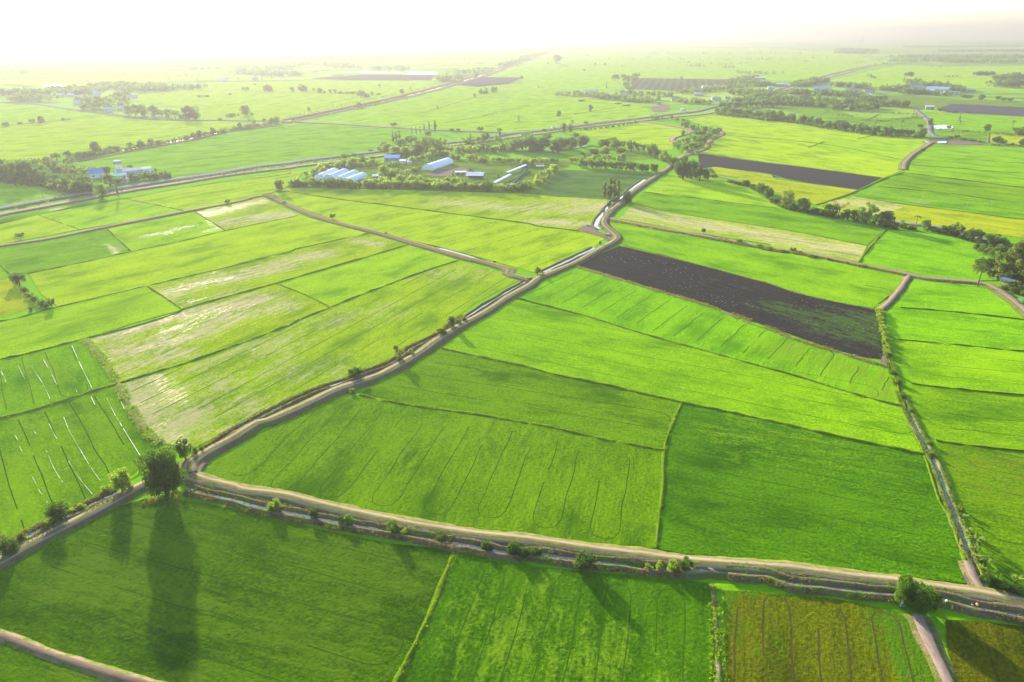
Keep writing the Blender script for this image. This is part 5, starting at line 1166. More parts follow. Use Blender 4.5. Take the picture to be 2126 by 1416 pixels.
for pos, wpx, lab in (('B2 1870,330', 40, 'green tarpaulin heap left of the lane hedge end'), ('B3 255,335', 45, 'green tarpaulin heap at the right end of the hedge')):
    a = parse(pos)[0]; p = gp(a[0], a[1]); s_ = wpx / a[2] * depth(p) / F_PX
    V, Fa = [], []
    for j in range(7):
        for i in range(9):
            x, y = (i / 8 - .5) * s_, (j / 6 - .5) * 3
            V.append((x, y, max(.05, .9 * math.cos(x / s_ * 2.6) * math.cos(y / 3 * 2.6) + noise.noise((x, y, 2)) * .35)))
    Fa = [(j * 9 + i, j * 9 + i + 1, j * 9 + i + 10, j * 9 + i + 9) for j in range(6) for i in range(8)]
    o = part('tarpaulin', (V, Fa), pmat((.05, .42, .22), .5), None); o.location = (p.x, p.y, .1); setp(o, lab, 'tarpaulin', 'green tarpaulins by the hedge')
# water tower
def water_tower():
    a = parse('B1 880,208')[0]; p = gp(a[0], a[1]); h = height_of(p, 300 + 118 / 3.54)
    o = empty('water_tower', p, R_(20), 'white concrete water tower with turquoise tank at left', 'water tower')
    r = 2.6
    for k in range(6):
        th = k * math.pi / 3
        part('leg', [tube([(math.cos(th) * r * 1.15, math.sin(th) * r * 1.15, 0), (math.cos(th) * r, math.sin(th) * r, h * .72)], [.32, .28], 6)], pmat(WHITE), o)
    for z in (h * .28, h * .5):
        part('brace', [tube([(math.cos(k * math.pi / 3) * r * 1.06, math.sin(k * math.pi / 3) * r * 1.06, z) for k in range(7)], [.16] * 7, 4)], pmat(WHITE), o)
    def cyl(r0, r1, z0, z1, n=20):
        V = [(math.cos(2 * math.pi * i / n) * rr, math.sin(2 * math.pi * i / n) * rr, z) for rr, z in ((r0, z0), (r1, z1)) for i in range(n)]
        return V, [(i, (i + 1) % n, n + (i + 1) % n, n + i) for i in range(n)] + [tuple(reversed(range(n))), tuple(range(n, 2 * n))]
    part('floor_slab', [cyl(3.3, 3.3, h * .72, h * .76)], pmat((.45, .25, .18)), o)
    part('tank', [cyl(3.1, 3.1, h * .76 + .01, h * .94)], pmat((.08, .45, .38)), o)
    part('roof_slab', [cyl(3.3, 2.8, h * .94 + .01, h)], pmat((.62, .50, .46)), o)
    part('pipe', [tube([(0, 0, 0), (0, 0, h * .72)], [.22, .22], 6)], pmat(WHITE), o)
water_tower()
# village houses, far
VG = 'houses of the roadside village'
for pos, wpx, roof, kind, lab, rz in (
    ('A3 705,690', 38, TEAL, 'gable', 'teal-roofed house at the left end of the village', 10),
    ('A3 735,700', 45, WHITE, 'shed', 'bright white low roof at the left end of the village', 4),
    ('A3 790,688', 60, PALEB, 'gable', 'pale blue-grey roof left of the banana garden', -8),
    ('A3 840,682', 40, PALEB, 'gable', 'pale roof second behind the banana garden', 6),
    ('A3 1045,700', 60, GREY, 'gable', 'grey roof half hidden above the garden rows', 0),
    ('A3 1595,705', 62, WHITE, 'hip', 'white domed-looking roof above the golden tree', 0),
    ('A3 1725,738', 66, TEAL, 'hip', 'teal hipped roof right of the golden tree', 10),
    ('A3 1808,728', 38, TEAL, 'shed', 'short teal roof beside the highway', 4),
    ('A3 1420,745', 50, TEAL, 'gable', 'left one of two teal roofs by the highway trees', 4),
    ('A3 1462,748', 48, PALEB, 'gable', 'pale one of two roofs by the highway trees', -4),
    ('A3 1305,768', 30, TEAL, 'shed', 'tiny teal roof left of the two highway roofs', 0),
    ('A3 1640,648', 34, WHITE, 'gable', 'small white gable below the netted field', 20),
    ('A3 1722,645', 36, PALEB, 'gable', 'small pale gable below the netted field', -20),
    ('A3 2045,585', 72, PALEB, 'shed', 'pale roof below the palms of the village', 0),
    ('A4 265,655', 44, WHITE, 'gable', 'white-roofed house by the village road', 8),
    ('A4 320,635', 110, GREY, 'shed', 'long grey roof behind the village road', -6),
    ('A4 640,668', 120, PALEB, 'gable', 'long blue-grey hall left of the yellow tree', -4),
    ('A4 870,680', 100, (.36, .30, .33), 'gable', 'long mauve roof right of the yellow tree', -4),
    ('A4 990,685', 70, (.36, .30, .33), 'gable', 'shorter mauve roof in the village middle', 4),
    ('A4 968,712', 52, WHITE, 'shed', 'bright white roof in front of the mauve roofs', 0),
    ('A4 825,692', 24, WHITE, 'gable', 'tiny white roof under the yellow tree', 0),
    ('A4 1140,665', 60, GREY, 'shed', 'grey roof at the bend of the village path', 4),
    ('A4 1325,655', 110, (.34, .36, .46), 'gable', 'long slate roof left of the large pale hall', -4),
    ('A4 1480,672', 150, (.50, .62, .75), 'gable', 'large pale blue hall roof at the upper right', -10),
    ('A4 1425,680', 60, WHITE, 'shed', 'white side roof against the large pale hall', -4),
    ('A4 1560,690', 46, PALEB, 'gable', 'small pale roof right of the large hall', 8),
    ('A4 1615,695', 50, TEAL, 'gable', 'small teal roof right of the large hall', -6),
    ('A4 1725,675', 70, (.22, .32, .33), 'shed', 'dark teal low roof far right of the large hall', 0),
    ('A4 640,785', 20, PALEB, 'gable', 'tiny pale blue hut at the long wood edge', 0),
    ('A4 1050,388', 40, (.60, .30, .15), 'gable', 'tiny orange-roofed house in the distance at right', 0),
    ('A4 1430,805', 55, CREAM, 'shed', 'low cream sheds by the brown field corner', 4)):
    bldg(pos, wpx, max(6, min(16, wpx * .11)), 4.0, roof, CREAM if kind != 'shed' else GREY, lab, rz, kind, VG)
VL = 'houses of the left village'
for pos, wpx, roof, lab in (
    ('A1 800,822', 58, PALEB, 'pale blue roof in front of the far left village'), ('A1 897,812', 38, PALEB, 'smaller pale roof beside the far left village road'),
    ('A1 450,712', 50, WHITE, 'white roof at the left of the far left village'), ('A1 522,712', 42, WHITE, 'white gable in the far left village'),
    ('A1 585,725', 70, CREAM, 'long cream roof in the far left village'), ('A1 690,688', 60, WHITE, 'white roof highest in the far left village'),
    ('A1 715,700', 55, PALEB, 'pale roof just right of the highest white one'), ('A1 655,745', 46, CREAM, 'cream roof among village trees at left'),
    ('A1 570,770', 46, PALEB, 'pale roof nearest the far left road'), ('A1 975,725', 70, GREY, 'grey roof at the right of the far left village'),
    ('A1 735,625', 50, TEAL, 'faint teal roof above the far left village'), ('A1 1876,590', 46, BLUE, 'tiny blue roof in the hazy far village'),
    ('A1 2035,528', 75, TEAL, 'hazy turquoise roof of the far village'), ('A1 1640,602', 50, WHITE, 'hazy white roof left of the tiny blue one'),
    ('A2 545,528', 40, WHITE, 'hazy white roof left of the far pond'), ('A2 743,500', 26, WHITE, 'tiny hazy white roof above the far pond')):
    bldg(pos, wpx, 9, 4.2, roof, CREAM, lab, 0, 'gable', VL)

# ------------------------------------------------------------------ far woods and village trees: masses
def wood(name, lines, n, h=(6, 12), spread=25, seed=0, tones=('dark', 'mid'), dens=70):
    rs = np.random.RandomState(seed + 400); segs = []
    for l in lines.split('|'):
        q = P(l); segs += [(q[i], q[i + 1]) for i in range(len(q) - 1)]
    Ls = np.array([(b - a).length for a, b in segs]); pr = Ls / Ls.sum()
    Vs, Fs, Ms, b0 = [], [], [], 0
    base = [leaf_arrays(*crown_shape(rs.choice(['round', 'wide', 'loose']), rs), dens, .13, rs) for _ in range(6)]
    n = int(n * (1.9 if name in ('village_trees', 'distant_wood') else 1.2))
    for k in rs.choice(len(segs), n, p=pr):
        a, b = segs[k]; p = a.lerp(b, rs.uniform()); d = (b - a).normalized()
        s_ = rs.uniform(-spread, spread)
        x, y = p.x - d.y * s_, p.y + d.x * s_; hh = rs.uniform(*h); ww = hh * rs.uniform(.8, 1.35)
        v, f = base[rs.randint(6)]; th = rs.uniform(0, 6.28); c_, s2 = math.cos(th), math.sin(th)
        q = v * np.array([ww, ww, hh]); q = np.column_stack([q[:, 0] * c_ - q[:, 1] * s2 + x, q[:, 0] * s2 + q[:, 1] * c_ + y, q[:, 2]])
        Vs.append(q); Fs.append(f + b0); Ms.append(np.full(len(f), rs.randint(len(tones)))); b0 += len(q)
    TM = {'dark': L_DARK, 'mid': L_MID, 'yellow': L_YEL, 'olive': L_OLIVE, 'gold': L_GOLD}
    o = obj(name, mesh_np(name, np.vstack(Vs), np.vstack(Fs), [TM[t] for t in tones], np.concatenate(Ms))); o['kind'] = 'stuff'; return o
wood('village_trees', 'A3 540,700 760,705 1000,720 1300,740|A3 800,715 1100,745 1250,755|A3 1000,690 1200,700 1400,710|A3 1450,690 1700,665 1900,640 2100,620|A3 1480,745 1560,765 1700,760|A3 1850,760 2000,740 2124,700|A3 1880,600 1990,570', 330, (5, 9), 16, 1, ('mid', 'dark', 'mid', 'olive'))
wood('village_trees', 'A4 0,600 100,620 250,640|A4 0,700 150,690 220,730|A4 0,750 200,760 400,770 700,790|A4 250,700 500,690 700,700 900,720|A4 300,740 600,750 800,770 1000,770 1150,780 1250,780|A4 450,640 560,610 640,600|A4 700,640 850,640 950,650|A4 740,800 900,810 1000,790|A4 1050,660 1200,670|A4 1220,690 1380,690|A4 900,735 1050,750', 520, (6, 11), 18, 2, ('mid', 'dark', 'dark', 'mid'))
wood('village_trees', 'A4 1200,660 1400,630 1540,640|A4 1560,650 1650,680|A4 1250,690 1400,695 1600,710|A4 1280,600 1380,640', 90, (6, 11), 14, 3, ('dark', 'mid'))
wood('garden_rows', 'A3 900,722 1100,735 1300,745|A3 960,735 1200,755', 120, (2.5, 4), 7, 4, ('yellow', 'mid'))
wood('distant_wood', 'A4 1890,640 2124,640 2400,640|A4 1950,600 2124,590', 90, (10, 17), 22, 5, ('dark', 'mid'))
wood('distant_wood', 'A4 1760,555 1900,555|A4 1250,560 1300,560', 26, (8, 11), 12, 6, ('dark',))
wood('distant_wood', 'A4 1250,450 1450,455 1700,455 2124,465 2500,470|A4 1290,430 1600,420 2124,430 2500,430|A4 1500,380 2124,380 2500,385|A4 1300,350 1700,345 2124,340|A4 1600,315 2124,320', 1500, (9, 15), 130, 7, ('dark', 'mid'), 40)
wood('distant_wood', 'A4 760,390 1000,395|A4 770,370 1000,380', 160, (10, 20), 50, 8, ('dark', 'mid'), 50)
wood('distant_wood', 'A3 300,330 500,335 700,350 1200,355|A3 800,330 1600,325 2124,320|A3 550,440 600,440|A4 0,320 400,325 720,330', 500, (8, 15), 90, 9, ('dark', 'mid'), 40)
wood('distant_wood', 'A2 600,420 1000,430 1280,425|A2 1380,410 1820,410|A2 0,430 400,430 700,440', 420, (9, 16), 80, 10, ('dark', 'mid'), 40)
wood('distant_wood', 'A1 0,545 250,545|A1 0,430 200,440|A1 500,440 760,440|A1 1000,420 1500,440 2000,440|A1 1400,520 1650,510|A1 1750,540 2124,560|A2 0,540 400,560|A2 0,500 200,520 450,470 700,490 830,510|A2 930,510 1060,510 1220,520', 520, (9, 17), 45, 11, ('dark', 'mid'), 50)
wood('village_trees', 'A1 0,700 100,690 350,700|A1 100,740 350,745|A1 340,680 480,670 600,700|A1 560,760 700,760 900,760|A1 650,690 750,640 900,640 1000,680|A1 840,720 950,720|A1 620,800 900,800|A1 1040,640 1200,670 1380,660 1480,650', 430, (7, 14), 22, 12, ('dark', 'mid'))
wood('distant_wood', 'A2 1430,590 1520,600 1640,580|A2 1520,550 1640,540|A2 1700,540 1850,510|A2 1900,490 2100,440 A3 300,430 500,380|A3 30,690 60,680', 230, (7, 14), 16, 13, ('dark', 'mid'))
wood('field_hedges', 'A3 1190,425 1260,422|A3 1280,382 1370,382|A3 1450,462 1740,468|A3 1610,425 1660,425|A3 1740,480 1900,470 2000,460|A3 780,410 760,400|A3 640,500 560,470|A3 820,480 910,480|A3 1020,490 1040,492|A4 60,470 20,470|A4 300,445 390,440|A4 500,410 660,415|A4 540,450 510,455|A4 860,465 960,460|A4 1160,435 1230,435|A4 960,555 1050,585|A4 1430,495 1560,495|A4 1500,565 1680,565|A4 1750,640 1900,645|A4 1000,480 1120,470', 130, (3, 7), 6, 33, ('dark', 'mid'), 50)
wood('field_hedges', 'A3 1080,395 2124,400|A3 800,440 2124,445|A4 0,395 600,400|A4 0,440 700,430|A4 0,360 700,355|A3 700,375 1500,375|A2 900,445 1900,440|A2 1000,470 1850,470|A1 0,470 600,470|A1 650,500 1400,490|A1 1400,475 2124,480|A1 0,510 600,520|A1 800,560 1500,570|A1 1100,600 2000,590', 300, (6, 11), 26, 34, ('dark', 'mid'), 44)
wood('canal_side_scrub', 'A2 350,860 800,765 1100,705 1400,640 1700,555|A2 400,905 800,815 1100,755 1400,690', 240, (1.5, 3.5), 4, 14, ('olive', 'mid'), 40)
wood('distant_palms', 'A3 1520,490 1640,495|A3 1750,500 1880,505|A3 1900,545 2060,550|A4 0,540 350,550', 40, (8, 12), 10, 15, ('mid',), 40)
wood('underwood', 'A3 1720,838 1850,858 2000,868 2124,893 A4 200,858 400,898 600,933 800,963 1000,993 1200,1008 1400,1012', 260, (3, 5.5), 7, 16, ('dark', 'mid'), 60)
wood('underwood', 'B4 10,292 100,305 200,370 370,470 500,495 700,540 850,560 1000,575 1100,610 1250,620 1500,645 1620,670 1750,712 1900,755 1970,750', 170, (1.6, 3), 1.6, 17, ('dark', 'mid'), 80)
wood('underwood', 'A1 480,1190 700,1145 1000,1092 1350,1028 1700,955 1980,915|A1 380,1230 560,1220', 260, (2, 4.5), 6, 18, ('mid', 'olive'), 60)
wood('underwood', 'B1 0,250 200,300 330,290 480,330 600,345 720,330|B1 380,180 500,200 700,230|B1 1060,250 1250,245|B1 900,270 1000,280', 330, (2.5, 5.5), 8, 19, ('mid', 'olive', 'dark'), 70)
wood('underwood', 'B2 380,300 600,300 850,312|B2 900,300 1200,300 1600,325 1850,335|B2 1000,250 1250,240|B2 650,180 1000,160 1200,150|B2 1900,330 2124,345 B3 250,345|B2 1150,220 1300,200', 200, (2.2, 4.6), 5, 40, ('yellow', 'mid', 'mid'), 80)
wood('underwood', 'A2 1050,1120 1250,1090 1450,1090|A2 1100,1150 1300,1120 1600,1110 2000,1100|A2 1620,1060 1900,1030', 240, (2.5, 6), 12, 20, ('mid', 'yellow', 'mid'), 60)
wood('underwood', 'B1 400,400 700,375 1000,325|B1 1300,275 1600,232 1950,185|B2 60,190 400,150 700,112 1000,75|B1 100,470 350,430|A3 250,990 600,958 900,912 1150,880', 330, (1.0, 2.4), 2.5, 21, ('mid', 'olive', 'dark'), 40)
wood('underwood', 'A3 1250,880 1400,880 1550,930 1700,1000 1640,1060 1560,1120 1450,1110|A3 1520,960 1600,1020 1500,1080|A3 1440,1130 1550,1150', 150, (2, 4.5), 9, 22, ('mid', 'yellow', 'dark'), 60)
wood('underwood', 'B4 1800,900 1900,960 2000,1000 2124,1010 2300,1000|B4 2050,1050 2124,1090 2300,1150|B4 1780,800 1900,780 2000,760', 120, (1.5, 4), 5, 23, ('dark', 'mid', 'olive'), 90)
wood('underwood', 'A4 1480,960 1650,970 1850,985 2124,1000|A4 1500,1020 1800,1045|A4 900,885 1100,895 1380,860|A4 660,815 900,820 1350,845|A4 1850,1070 2124,1085', 240, (1.2, 3), 4, 24, ('dark', 'mid'), 50)

# ------------------------------------------------------------------ weeds along banks and bunds near the camera
def weeds(name, line, n, h, off, seed, mats, size=.22):
    q = smooth_line(clean_line(P(line)), 2.0); rs = np.random.RandomState(seed + 900)
    A = np.array([tuple(p) for p in q]); d = np.diff(A, axis=0); L_ = np.hypot(*d.T); c = np.concatenate([[0], np.cumsum(L_)])
    s_ = rs.uniform(0, c[-1], n); clump = np.array([noise.noise((x * .12, seed, 0)) + .5 * noise.noise((x * .5, seed, 4)) for x in s_])
    s_ = s_[clump > -.18]; n = len(s_)
    i = np.clip(np.searchsorted(c, s_) - 1, 0, len(d) - 1); f = (s_ - c[i]) / np.maximum(L_[i], 1e-6)
    pos = A[i] + d[i] * f[:, None]; nn = np.column_stack([-d[i][:, 1], d[i][:, 0]]) / np.maximum(L_[i], 1e-6)[:, None]
    o_ = rs.choice(len(off), n); oo = np.array(off)[o_]
    pos = pos + nn * (rs.uniform(oo[:, 0], oo[:, 1]))[:, None]; z0 = oo[:, 2]
    m = 10; h = (h[0] * .5, h[1] * .55)
    P3 = np.repeat(np.column_stack([pos, z0]), m, 0); hh = np.repeat(rs.uniform(*h, n), m)
    P3 = P3 + rs.normal(size=P3.shape) * np.array([.22, .22, 0]); P3[:, 2] += rs.uniform(0, 1, len(P3)) * hh
    N_ = len(P3); dirs = rs.normal(size=(N_, 3)); dirs[:, 2] = np.abs(dirs[:, 2]) + .8; dirs /= np.linalg.norm(dirs, axis=1)[:, None]
    sd_ = np.cross(dirs, rs.normal(size=(N_, 3))); sd_ /= np.linalg.norm(sd_, axis=1)[:, None]
    sz = size * .62 * rs.uniform(.5, 1.4, N_)[:, None]
    V = np.stack([P3 - sd_ * sz * .4, P3 + sd_ * sz * .4, P3 + sd_ * sz * .25 + dirs * sz * 1.3, P3 - sd_ * sz * .25 + dirs * sz * 1.3], 1).reshape(-1, 3)
    o = obj(name, mesh_np(name, V, np.arange(N_ * 4).reshape(-1, 4), mats, np.repeat(rs.randint(len(mats), size=n), m))); o['kind'] = 'stuff'
W_DRY = leaf_mat('dry_grass', (0.16, 0.12, 0.045), .3, .3); W_GR = leaf_mat('bank_grass', (0.09, 0.16, 0.012), .3, .4); W_BR = leaf_mat('brown_weeds', (0.08, 0.055, 0.035), .3, .2)
W_LIT = leaf_mat('bund_grass', (0.15, 0.24, 0.006), .25, .45)
CAN_S = 'C1 1400,1300 1480,1325 1600,1352 1750,1388 1850,1408 D2 60,118 200,150 440,195 500,208 700,248 870,278 1060,302 1300,348 1440,372 1600,402 1750,432 1900,462 D3 200,470 440,482 600,505 870,540 1060,560 1250,585 1480,600'
CAN_E = 'D3 1800,610 2124,640 D4 400,690 700,725 1140,770 1350,790 1520,800 1800,872 2124,935'
CAN_M = 'C1 1540,995 1700,885 1950,750 2124,665 C2 0,845 150,765 400,640 550,575 800,492 900,445 1050,395 1150,340 1260,255 1430,175 1640,25'
BK = [(.7, 2.2, .35), (-2.2, -.7, .35), (1.3, 2.6, .3), (-2.6, -1.3, .3)]
weeds('bank_weeds', CAN_S, 2600, (.2, .8), BK, 1, (W_DRY, W_GR, W_BR, W_BR))
weeds('bank_weeds', CAN_E, 2000, (.2, .8), BK, 2, (W_DRY, W_GR, W_BR, W_GR))
weeds('bank_weeds', CAN_M, 3200, (.2, .9), [(.6, 1.9, .35), (.6, 1.7, .35), (-1.7, -.6, .35)], 3, (W_DRY, W_BR, W_BR, W_GR))
weeds('bank_weeds', 'D1 870,25 700,102 600,155 450,225 250,322 150,385 0,470', 1500, (.2, .7), BK, 4, (W_DRY, W_GR, W_BR, W_GR))
weeds('bank_weeds', 'C4 1130,360 1240,660 1300,790 1370,920 1450,1070 1500,1180 1570,1390 D4 1580,100 1640,260 1710,440 1790,640', 2200, (.1, .5), [(.6, 1.3, .25), (-1.3, -.6, .25)], 5, (W_GR, W_GR, W_DRY, W_GR))
weeds('bank_weeds', 'C1 1500,1228 1700,1272 2000,1328 D2 300,40 600,112 900,182 1200,248 1500,298 1800,345 D3 700,425 1100,472 1500,528 2124,572 D4 400,578 800,630 1200,680 1500,730', 1500, (.1, .35), [(-.9, .6, .2)], 6, (W_DRY, W_GR, W_LIT))
weeds('bank_weeds', 'C1 620,195 740,320 865,520 960,700 1080,880 1180,960', 1500, (.2, .6), [(-1.6, 1.6, .15)], 7, (W_GR, W_LIT, W_GR))
weeds('bank_weeds', 'D3 1690,700 1715,900 1745,1416', 300, (.2, .6), [(-1.3, 1.3, .15)], 8, (W_GR, W_GR, W_LIT))
weeds('bank_weeds', 'B3 690,898 1200,1050 1700,1200 2124,1355 C4 400,180 800,302 1130,402', 1900, (.2, .6), [(-1.4, 1.4, .2)], 9, (W_DRY, W_GR, W_DRY))
weeds('bank_weeds', 'B3 950,560 1100,592 1400,645 1600,680 1900,735 2124,782 B4 262,782 500,812 900,892 1250,965', 1500, (.3, .9), [(-1.2, 1.0, .3)], 10, (W_DRY, W_GR, W_BR), .3)
weeds('bank_weeds', 'D1 1050,80 1300,60 1480,20 1700,110|'.split('|')[0], 500, (.2, .7), [(-2, 2, .2)], 11, (W_GR, W_BR, W_DRY))
k = 0
for (s_, wd, h, mat) in BUNDS:
    q = P(s_); near_ = min(depth(p) for p in q)
    if near_ < 330 and wd >= 1.0:
        L_ = sum((q[i + 1] - q[i]).length for i in range(len(q) - 1)); k += 1
        weeds('bund_grass', s_, int(min(900, L_ * 2.2)), (.05, .3), [(-wd * .38, wd * .38, h * .7)], 20 + k, (W_LIT, W_GR, W_GR), .17)

# ------------------------------------------------------------------ small things
def pole(pos, hpx, label, group):
    a = parse(pos)[0]; p = gp(a[0], a[1]); h = height_of(p, a[1] - hpx / a[2])
    o = empty('utility_pole', p, R_(20), label, 'utility pole', group)
    part('post', [tube([(0, 0, 0), (0, 0, h)], [.24, .15], 6)], M_POST, o)
    part('crossarm', [boxv(0, 0, h * .93, 2.2, .14, .14)], M_POST, o)
UP = 'concrete poles along the left roads'
pole('B1 670,318', 50, 'concrete pole in front of the large round highway tree', UP)
pole('B1 988,288', 85, 'tall concrete pole in front of the left farmstead', UP)
pole('A1 1090,865', 62, 'left one of two poles at the far left copse', UP)
pole('A1 1190,872', 62, 'right one of two poles at the far left copse', UP)
pole('B1 318,390', 60, 'thin pole beside the highway at the left edge', UP)
pole('B2 2030,140', 60, 'pole rising from the plantation strip', UP) if False else None
pole('A3 1130,880', 25, 'short pole beside the highway hedge', UP)
def pylon(pos, hpx, label):
    a = parse(pos)[0]; p = gp(a[0], a[1]); h = max(20, height_of(p, a[1] - hpx / a[2])); b = h * .11
    o = empty('pylon', p, R_(30), label, 'pylon', 'distant lattice pylons')
    parts = []; t_ = h * .012
    for sx in (-1, 1):
        for sy in (-1, 1): parts.append(tube([(sx * b, sy * b, 0), (sx * b * .3, sy * b * .3, h * .7), (sx * .1, sy * .1, h)], [t_, t_ * .8, t_ * .5], 4))
    for i in range(6):
        z0, z1 = h * .7 * i / 6, h * .7 * (i + 1) / 6; r0, r1 = b * (1 - .7 * i / 6), b * (1 - .7 * (i + 1) / 6)
        for s_ in (-1, 1):
            parts.append(tube([(-r0, s_ * r0, z0), (r1, s_ * r1, z1)], [t_ * .5] * 2, 3)); parts.append(tube([(s_ * r0, -r0, z0), (s_ * r1, r1, z1)], [t_ * .5] * 2, 3))
    part('tower', parts, pmat((.3, .31, .33), .5), o)
    for z in (.72, .83, .93): part('arm', [tube([(-b * 1.1, 0, h * z), (0, 0, h * z + .8), (b * 1.1, 0, h * z)], [t_ * .5, t_, t_ * .5], 4)], pmat((.3, .31, .33), .5), o)
pylon('A3 942,300', 70, 'faint lattice pylon right of the image centre on the horizon')
pylon('A3 1825,300', 72, 'faint lattice pylon above the village on the horizon')
pylon('A4 930,330', 95, 'faint lattice pylon tallest on the right horizon')
pylon('A4 390,300', 75, 'faint lattice pylon left on the right horizon')
pylon('A2 1905,410', 85, 'hazy lattice pylon beyond the diagonal canal')
pylon('A3 660,410', 80, 'hazy lattice pylon beyond the end of the canal')
def car(pos, L_, rz, col, label):
    a = parse(pos)[0]; p = gp(a[0], a[1]); o = empty('parked_car', p, rz, label, 'car', None, .85)
    W_ = L_ * .2
    def shell(xs, zs, w0):
        V, Fa = [], []
        for x, z in zip(xs, zs): V += [(x * L_, -W_ * w0, z), (x * L_, W_ * w0, z)]
        return V
    top = [(-.5, .45), (-.5, .85), (-.36, .95), (.28, .95), (.46, .85), (.5, .75), (.5, .4)]
    V = [(x * L_, s_ * W_, z) for s_ in (-1, 1) for x, z in top]; n = len(top)
    part('body', (V, [tuple(range(n)), tuple(reversed(range(n, 2 * n)))] + [(i, n + i, n + (i + 1) % n, (i + 1) % n) for i in range(n)]), pmat(col, .3), o)
    cab = [(-.40, .96), (-.30, 1.42), (.08, 1.42), (.24, .96)]
    V = [(x * L_, s_ * W_ * .86, z) for s_ in (-1, 1) for x, z in cab]
    part('window', (V, [(0, 1, 2, 3), (7, 6, 5, 4), (0, 4, 5, 1), (2, 6, 7, 3)]), M_GLASS, o)
    part('roof', [boxv(-.11 * L_, 0, 1.45, .38 * L_, W_ * 1.72, .06)], pmat(col, .3), o)
    for x in (-.3, .3):
        for s_ in (-1, 1):
            part('wheel', [tube([(x * L_, s_ * W_ * .8, .33), (x * L_, s_ * W_ * 1.03, .33)], [.33, .33], 12)], pmat((.02, .02, .02), .8), o)
car('A3 525,945', 4.6, R_(12), (.75, .75, .75), 'white car driving on the grey highway')
car('A3 1775,768', 4.4, R_(40), (.6, .65, .7), 'pale car on the highway at the village edge')
def truck(pos):
    a = parse(pos)[0]; p = gp(a[0], a[1]); o = empty('truck', p, R_(20), 'blue and white lorry standing by the highway trees', 'truck', None, .85)
    part('cargo_box', [boxv(-1.2, 0, 2.3, 5.2, 2.3, 2.7)], pmat((.72, .74, .76), .5), o)
    part('cab', [boxv(2.5, 0, 1.7, 1.9, 2.2, 2.1)], pmat((.10, .28, .55), .4), o)
    part('windscreen', [boxv(3.47, 0, 2.1, .06, 1.9, .9)], M_GLASS, o)
    part('chassis', [boxv(-.2, 0, .75, 7.2, 1.0, .3)], pmat((.05, .05, .05)), o)
    for x in (-2.8, -1.6, 2.4):
        for s_ in (-1, 1): part('wheel', [tube([(x, s_ * .8, .5), (x, s_ * 1.12, .5)], [.5, .5], 12)], pmat((.02, .02, .02), .8), o)
truck('A3 1480,822')
def lump(name, pos, s_, col, label, cat, group=None, z=.6, seed=0):
    a = parse(pos)[0]; p = gp(a[0], a[1]); rs = np.random.RandomState(seed); V, Fa = [], []
    n, m = 12, 7
    for j in range(m):
        ph = math.pi * .5 * j / (m - 1)
        for i in range(n):
            th = 2 * math.pi * i / n; r = math.cos(ph) * (1 + .28 * noise.noise((math.cos(th) * 1.7 + seed, math.sin(th) * 1.7, ph * 2)))
            V.append((math.cos(th) * r * s_[0] / 2, math.sin(th) * r * s_[1] / 2, math.sin(ph) * s_[2] * (1 + .3 * noise.noise((th, ph * 2, seed)))))
    Fa = [(j * n + i, j * n + (i + 1) % n, (j + 1) * n + (i + 1) % n, (j + 1) * n + i) for j in range(m - 1) for i in range(n)] + [tuple(range((m - 1) * n, m * n))]
    me = bpy.data.meshes.new(name); me.from_pydata(V, [], Fa); me.materials.append(pmat(col, .5)); o = obj(name, me); o.location = (p.x, p.y, z); o.rotation_euler = (0, 0, R_(seed * 40))
    return setp(o, label, cat, group)
lump('feed_sack', 'D4 1548,842', (.75, .42, .26), (.70, .74, .80), 'crumpled white sack lying on the ditch bank', 'sack', None, .75, 1)
lump('feed_sack', 'D4 1772,870', (.7, .45, .32), (.80, .32, .03), 'bright orange sack lying on the ditch bank', 'sack', None, .75, 2)
lump('feed_sack', 'D4 1738,872', (.42, .3, .2), (.42, .36, .34), 'small greyish sack left of the orange one', 'sack', None, .75, 3)
lump('stone_heap', 'B3 870,738', (1.6, 1.2, 1.6), (.06, .22, .30), 'small blue-green pump cover beside the lane ditch', 'pump cover', None, .5, 4)
lump('stone_heap', 'B3 868,482', (2.2, 1.6, .5), (.62, .62, .60), 'pale mud heap at the corner of the wet field', 'mud heap', None, .1, 5)
def culvert(pos, w_, rz, label):
    a = parse(pos)[0]; p = gp(a[0], a[1]); o = empty('culvert', p, R_(rz), label, 'culvert', 'small concrete culverts', .15)
    part('slab', [boxv(0, 0, .75, w_, 1.6, .2)], M_POST, o)
    for s_ in (-1, 1): part('side_wall', [boxv(s_ * (w_ / 2 - .12), 0, .33, .22, 1.5, .64)], M_POST, o)
culvert('B3 928,668', 2.6, 60, 'small dark culvert at the lane curve')
culvert('B3 352,990', 1.8, 45, 'small culvert where the two lanes meet')
culvert('B3 780,600', 1.6, 0, 'small dark culvert in the bare clearing')
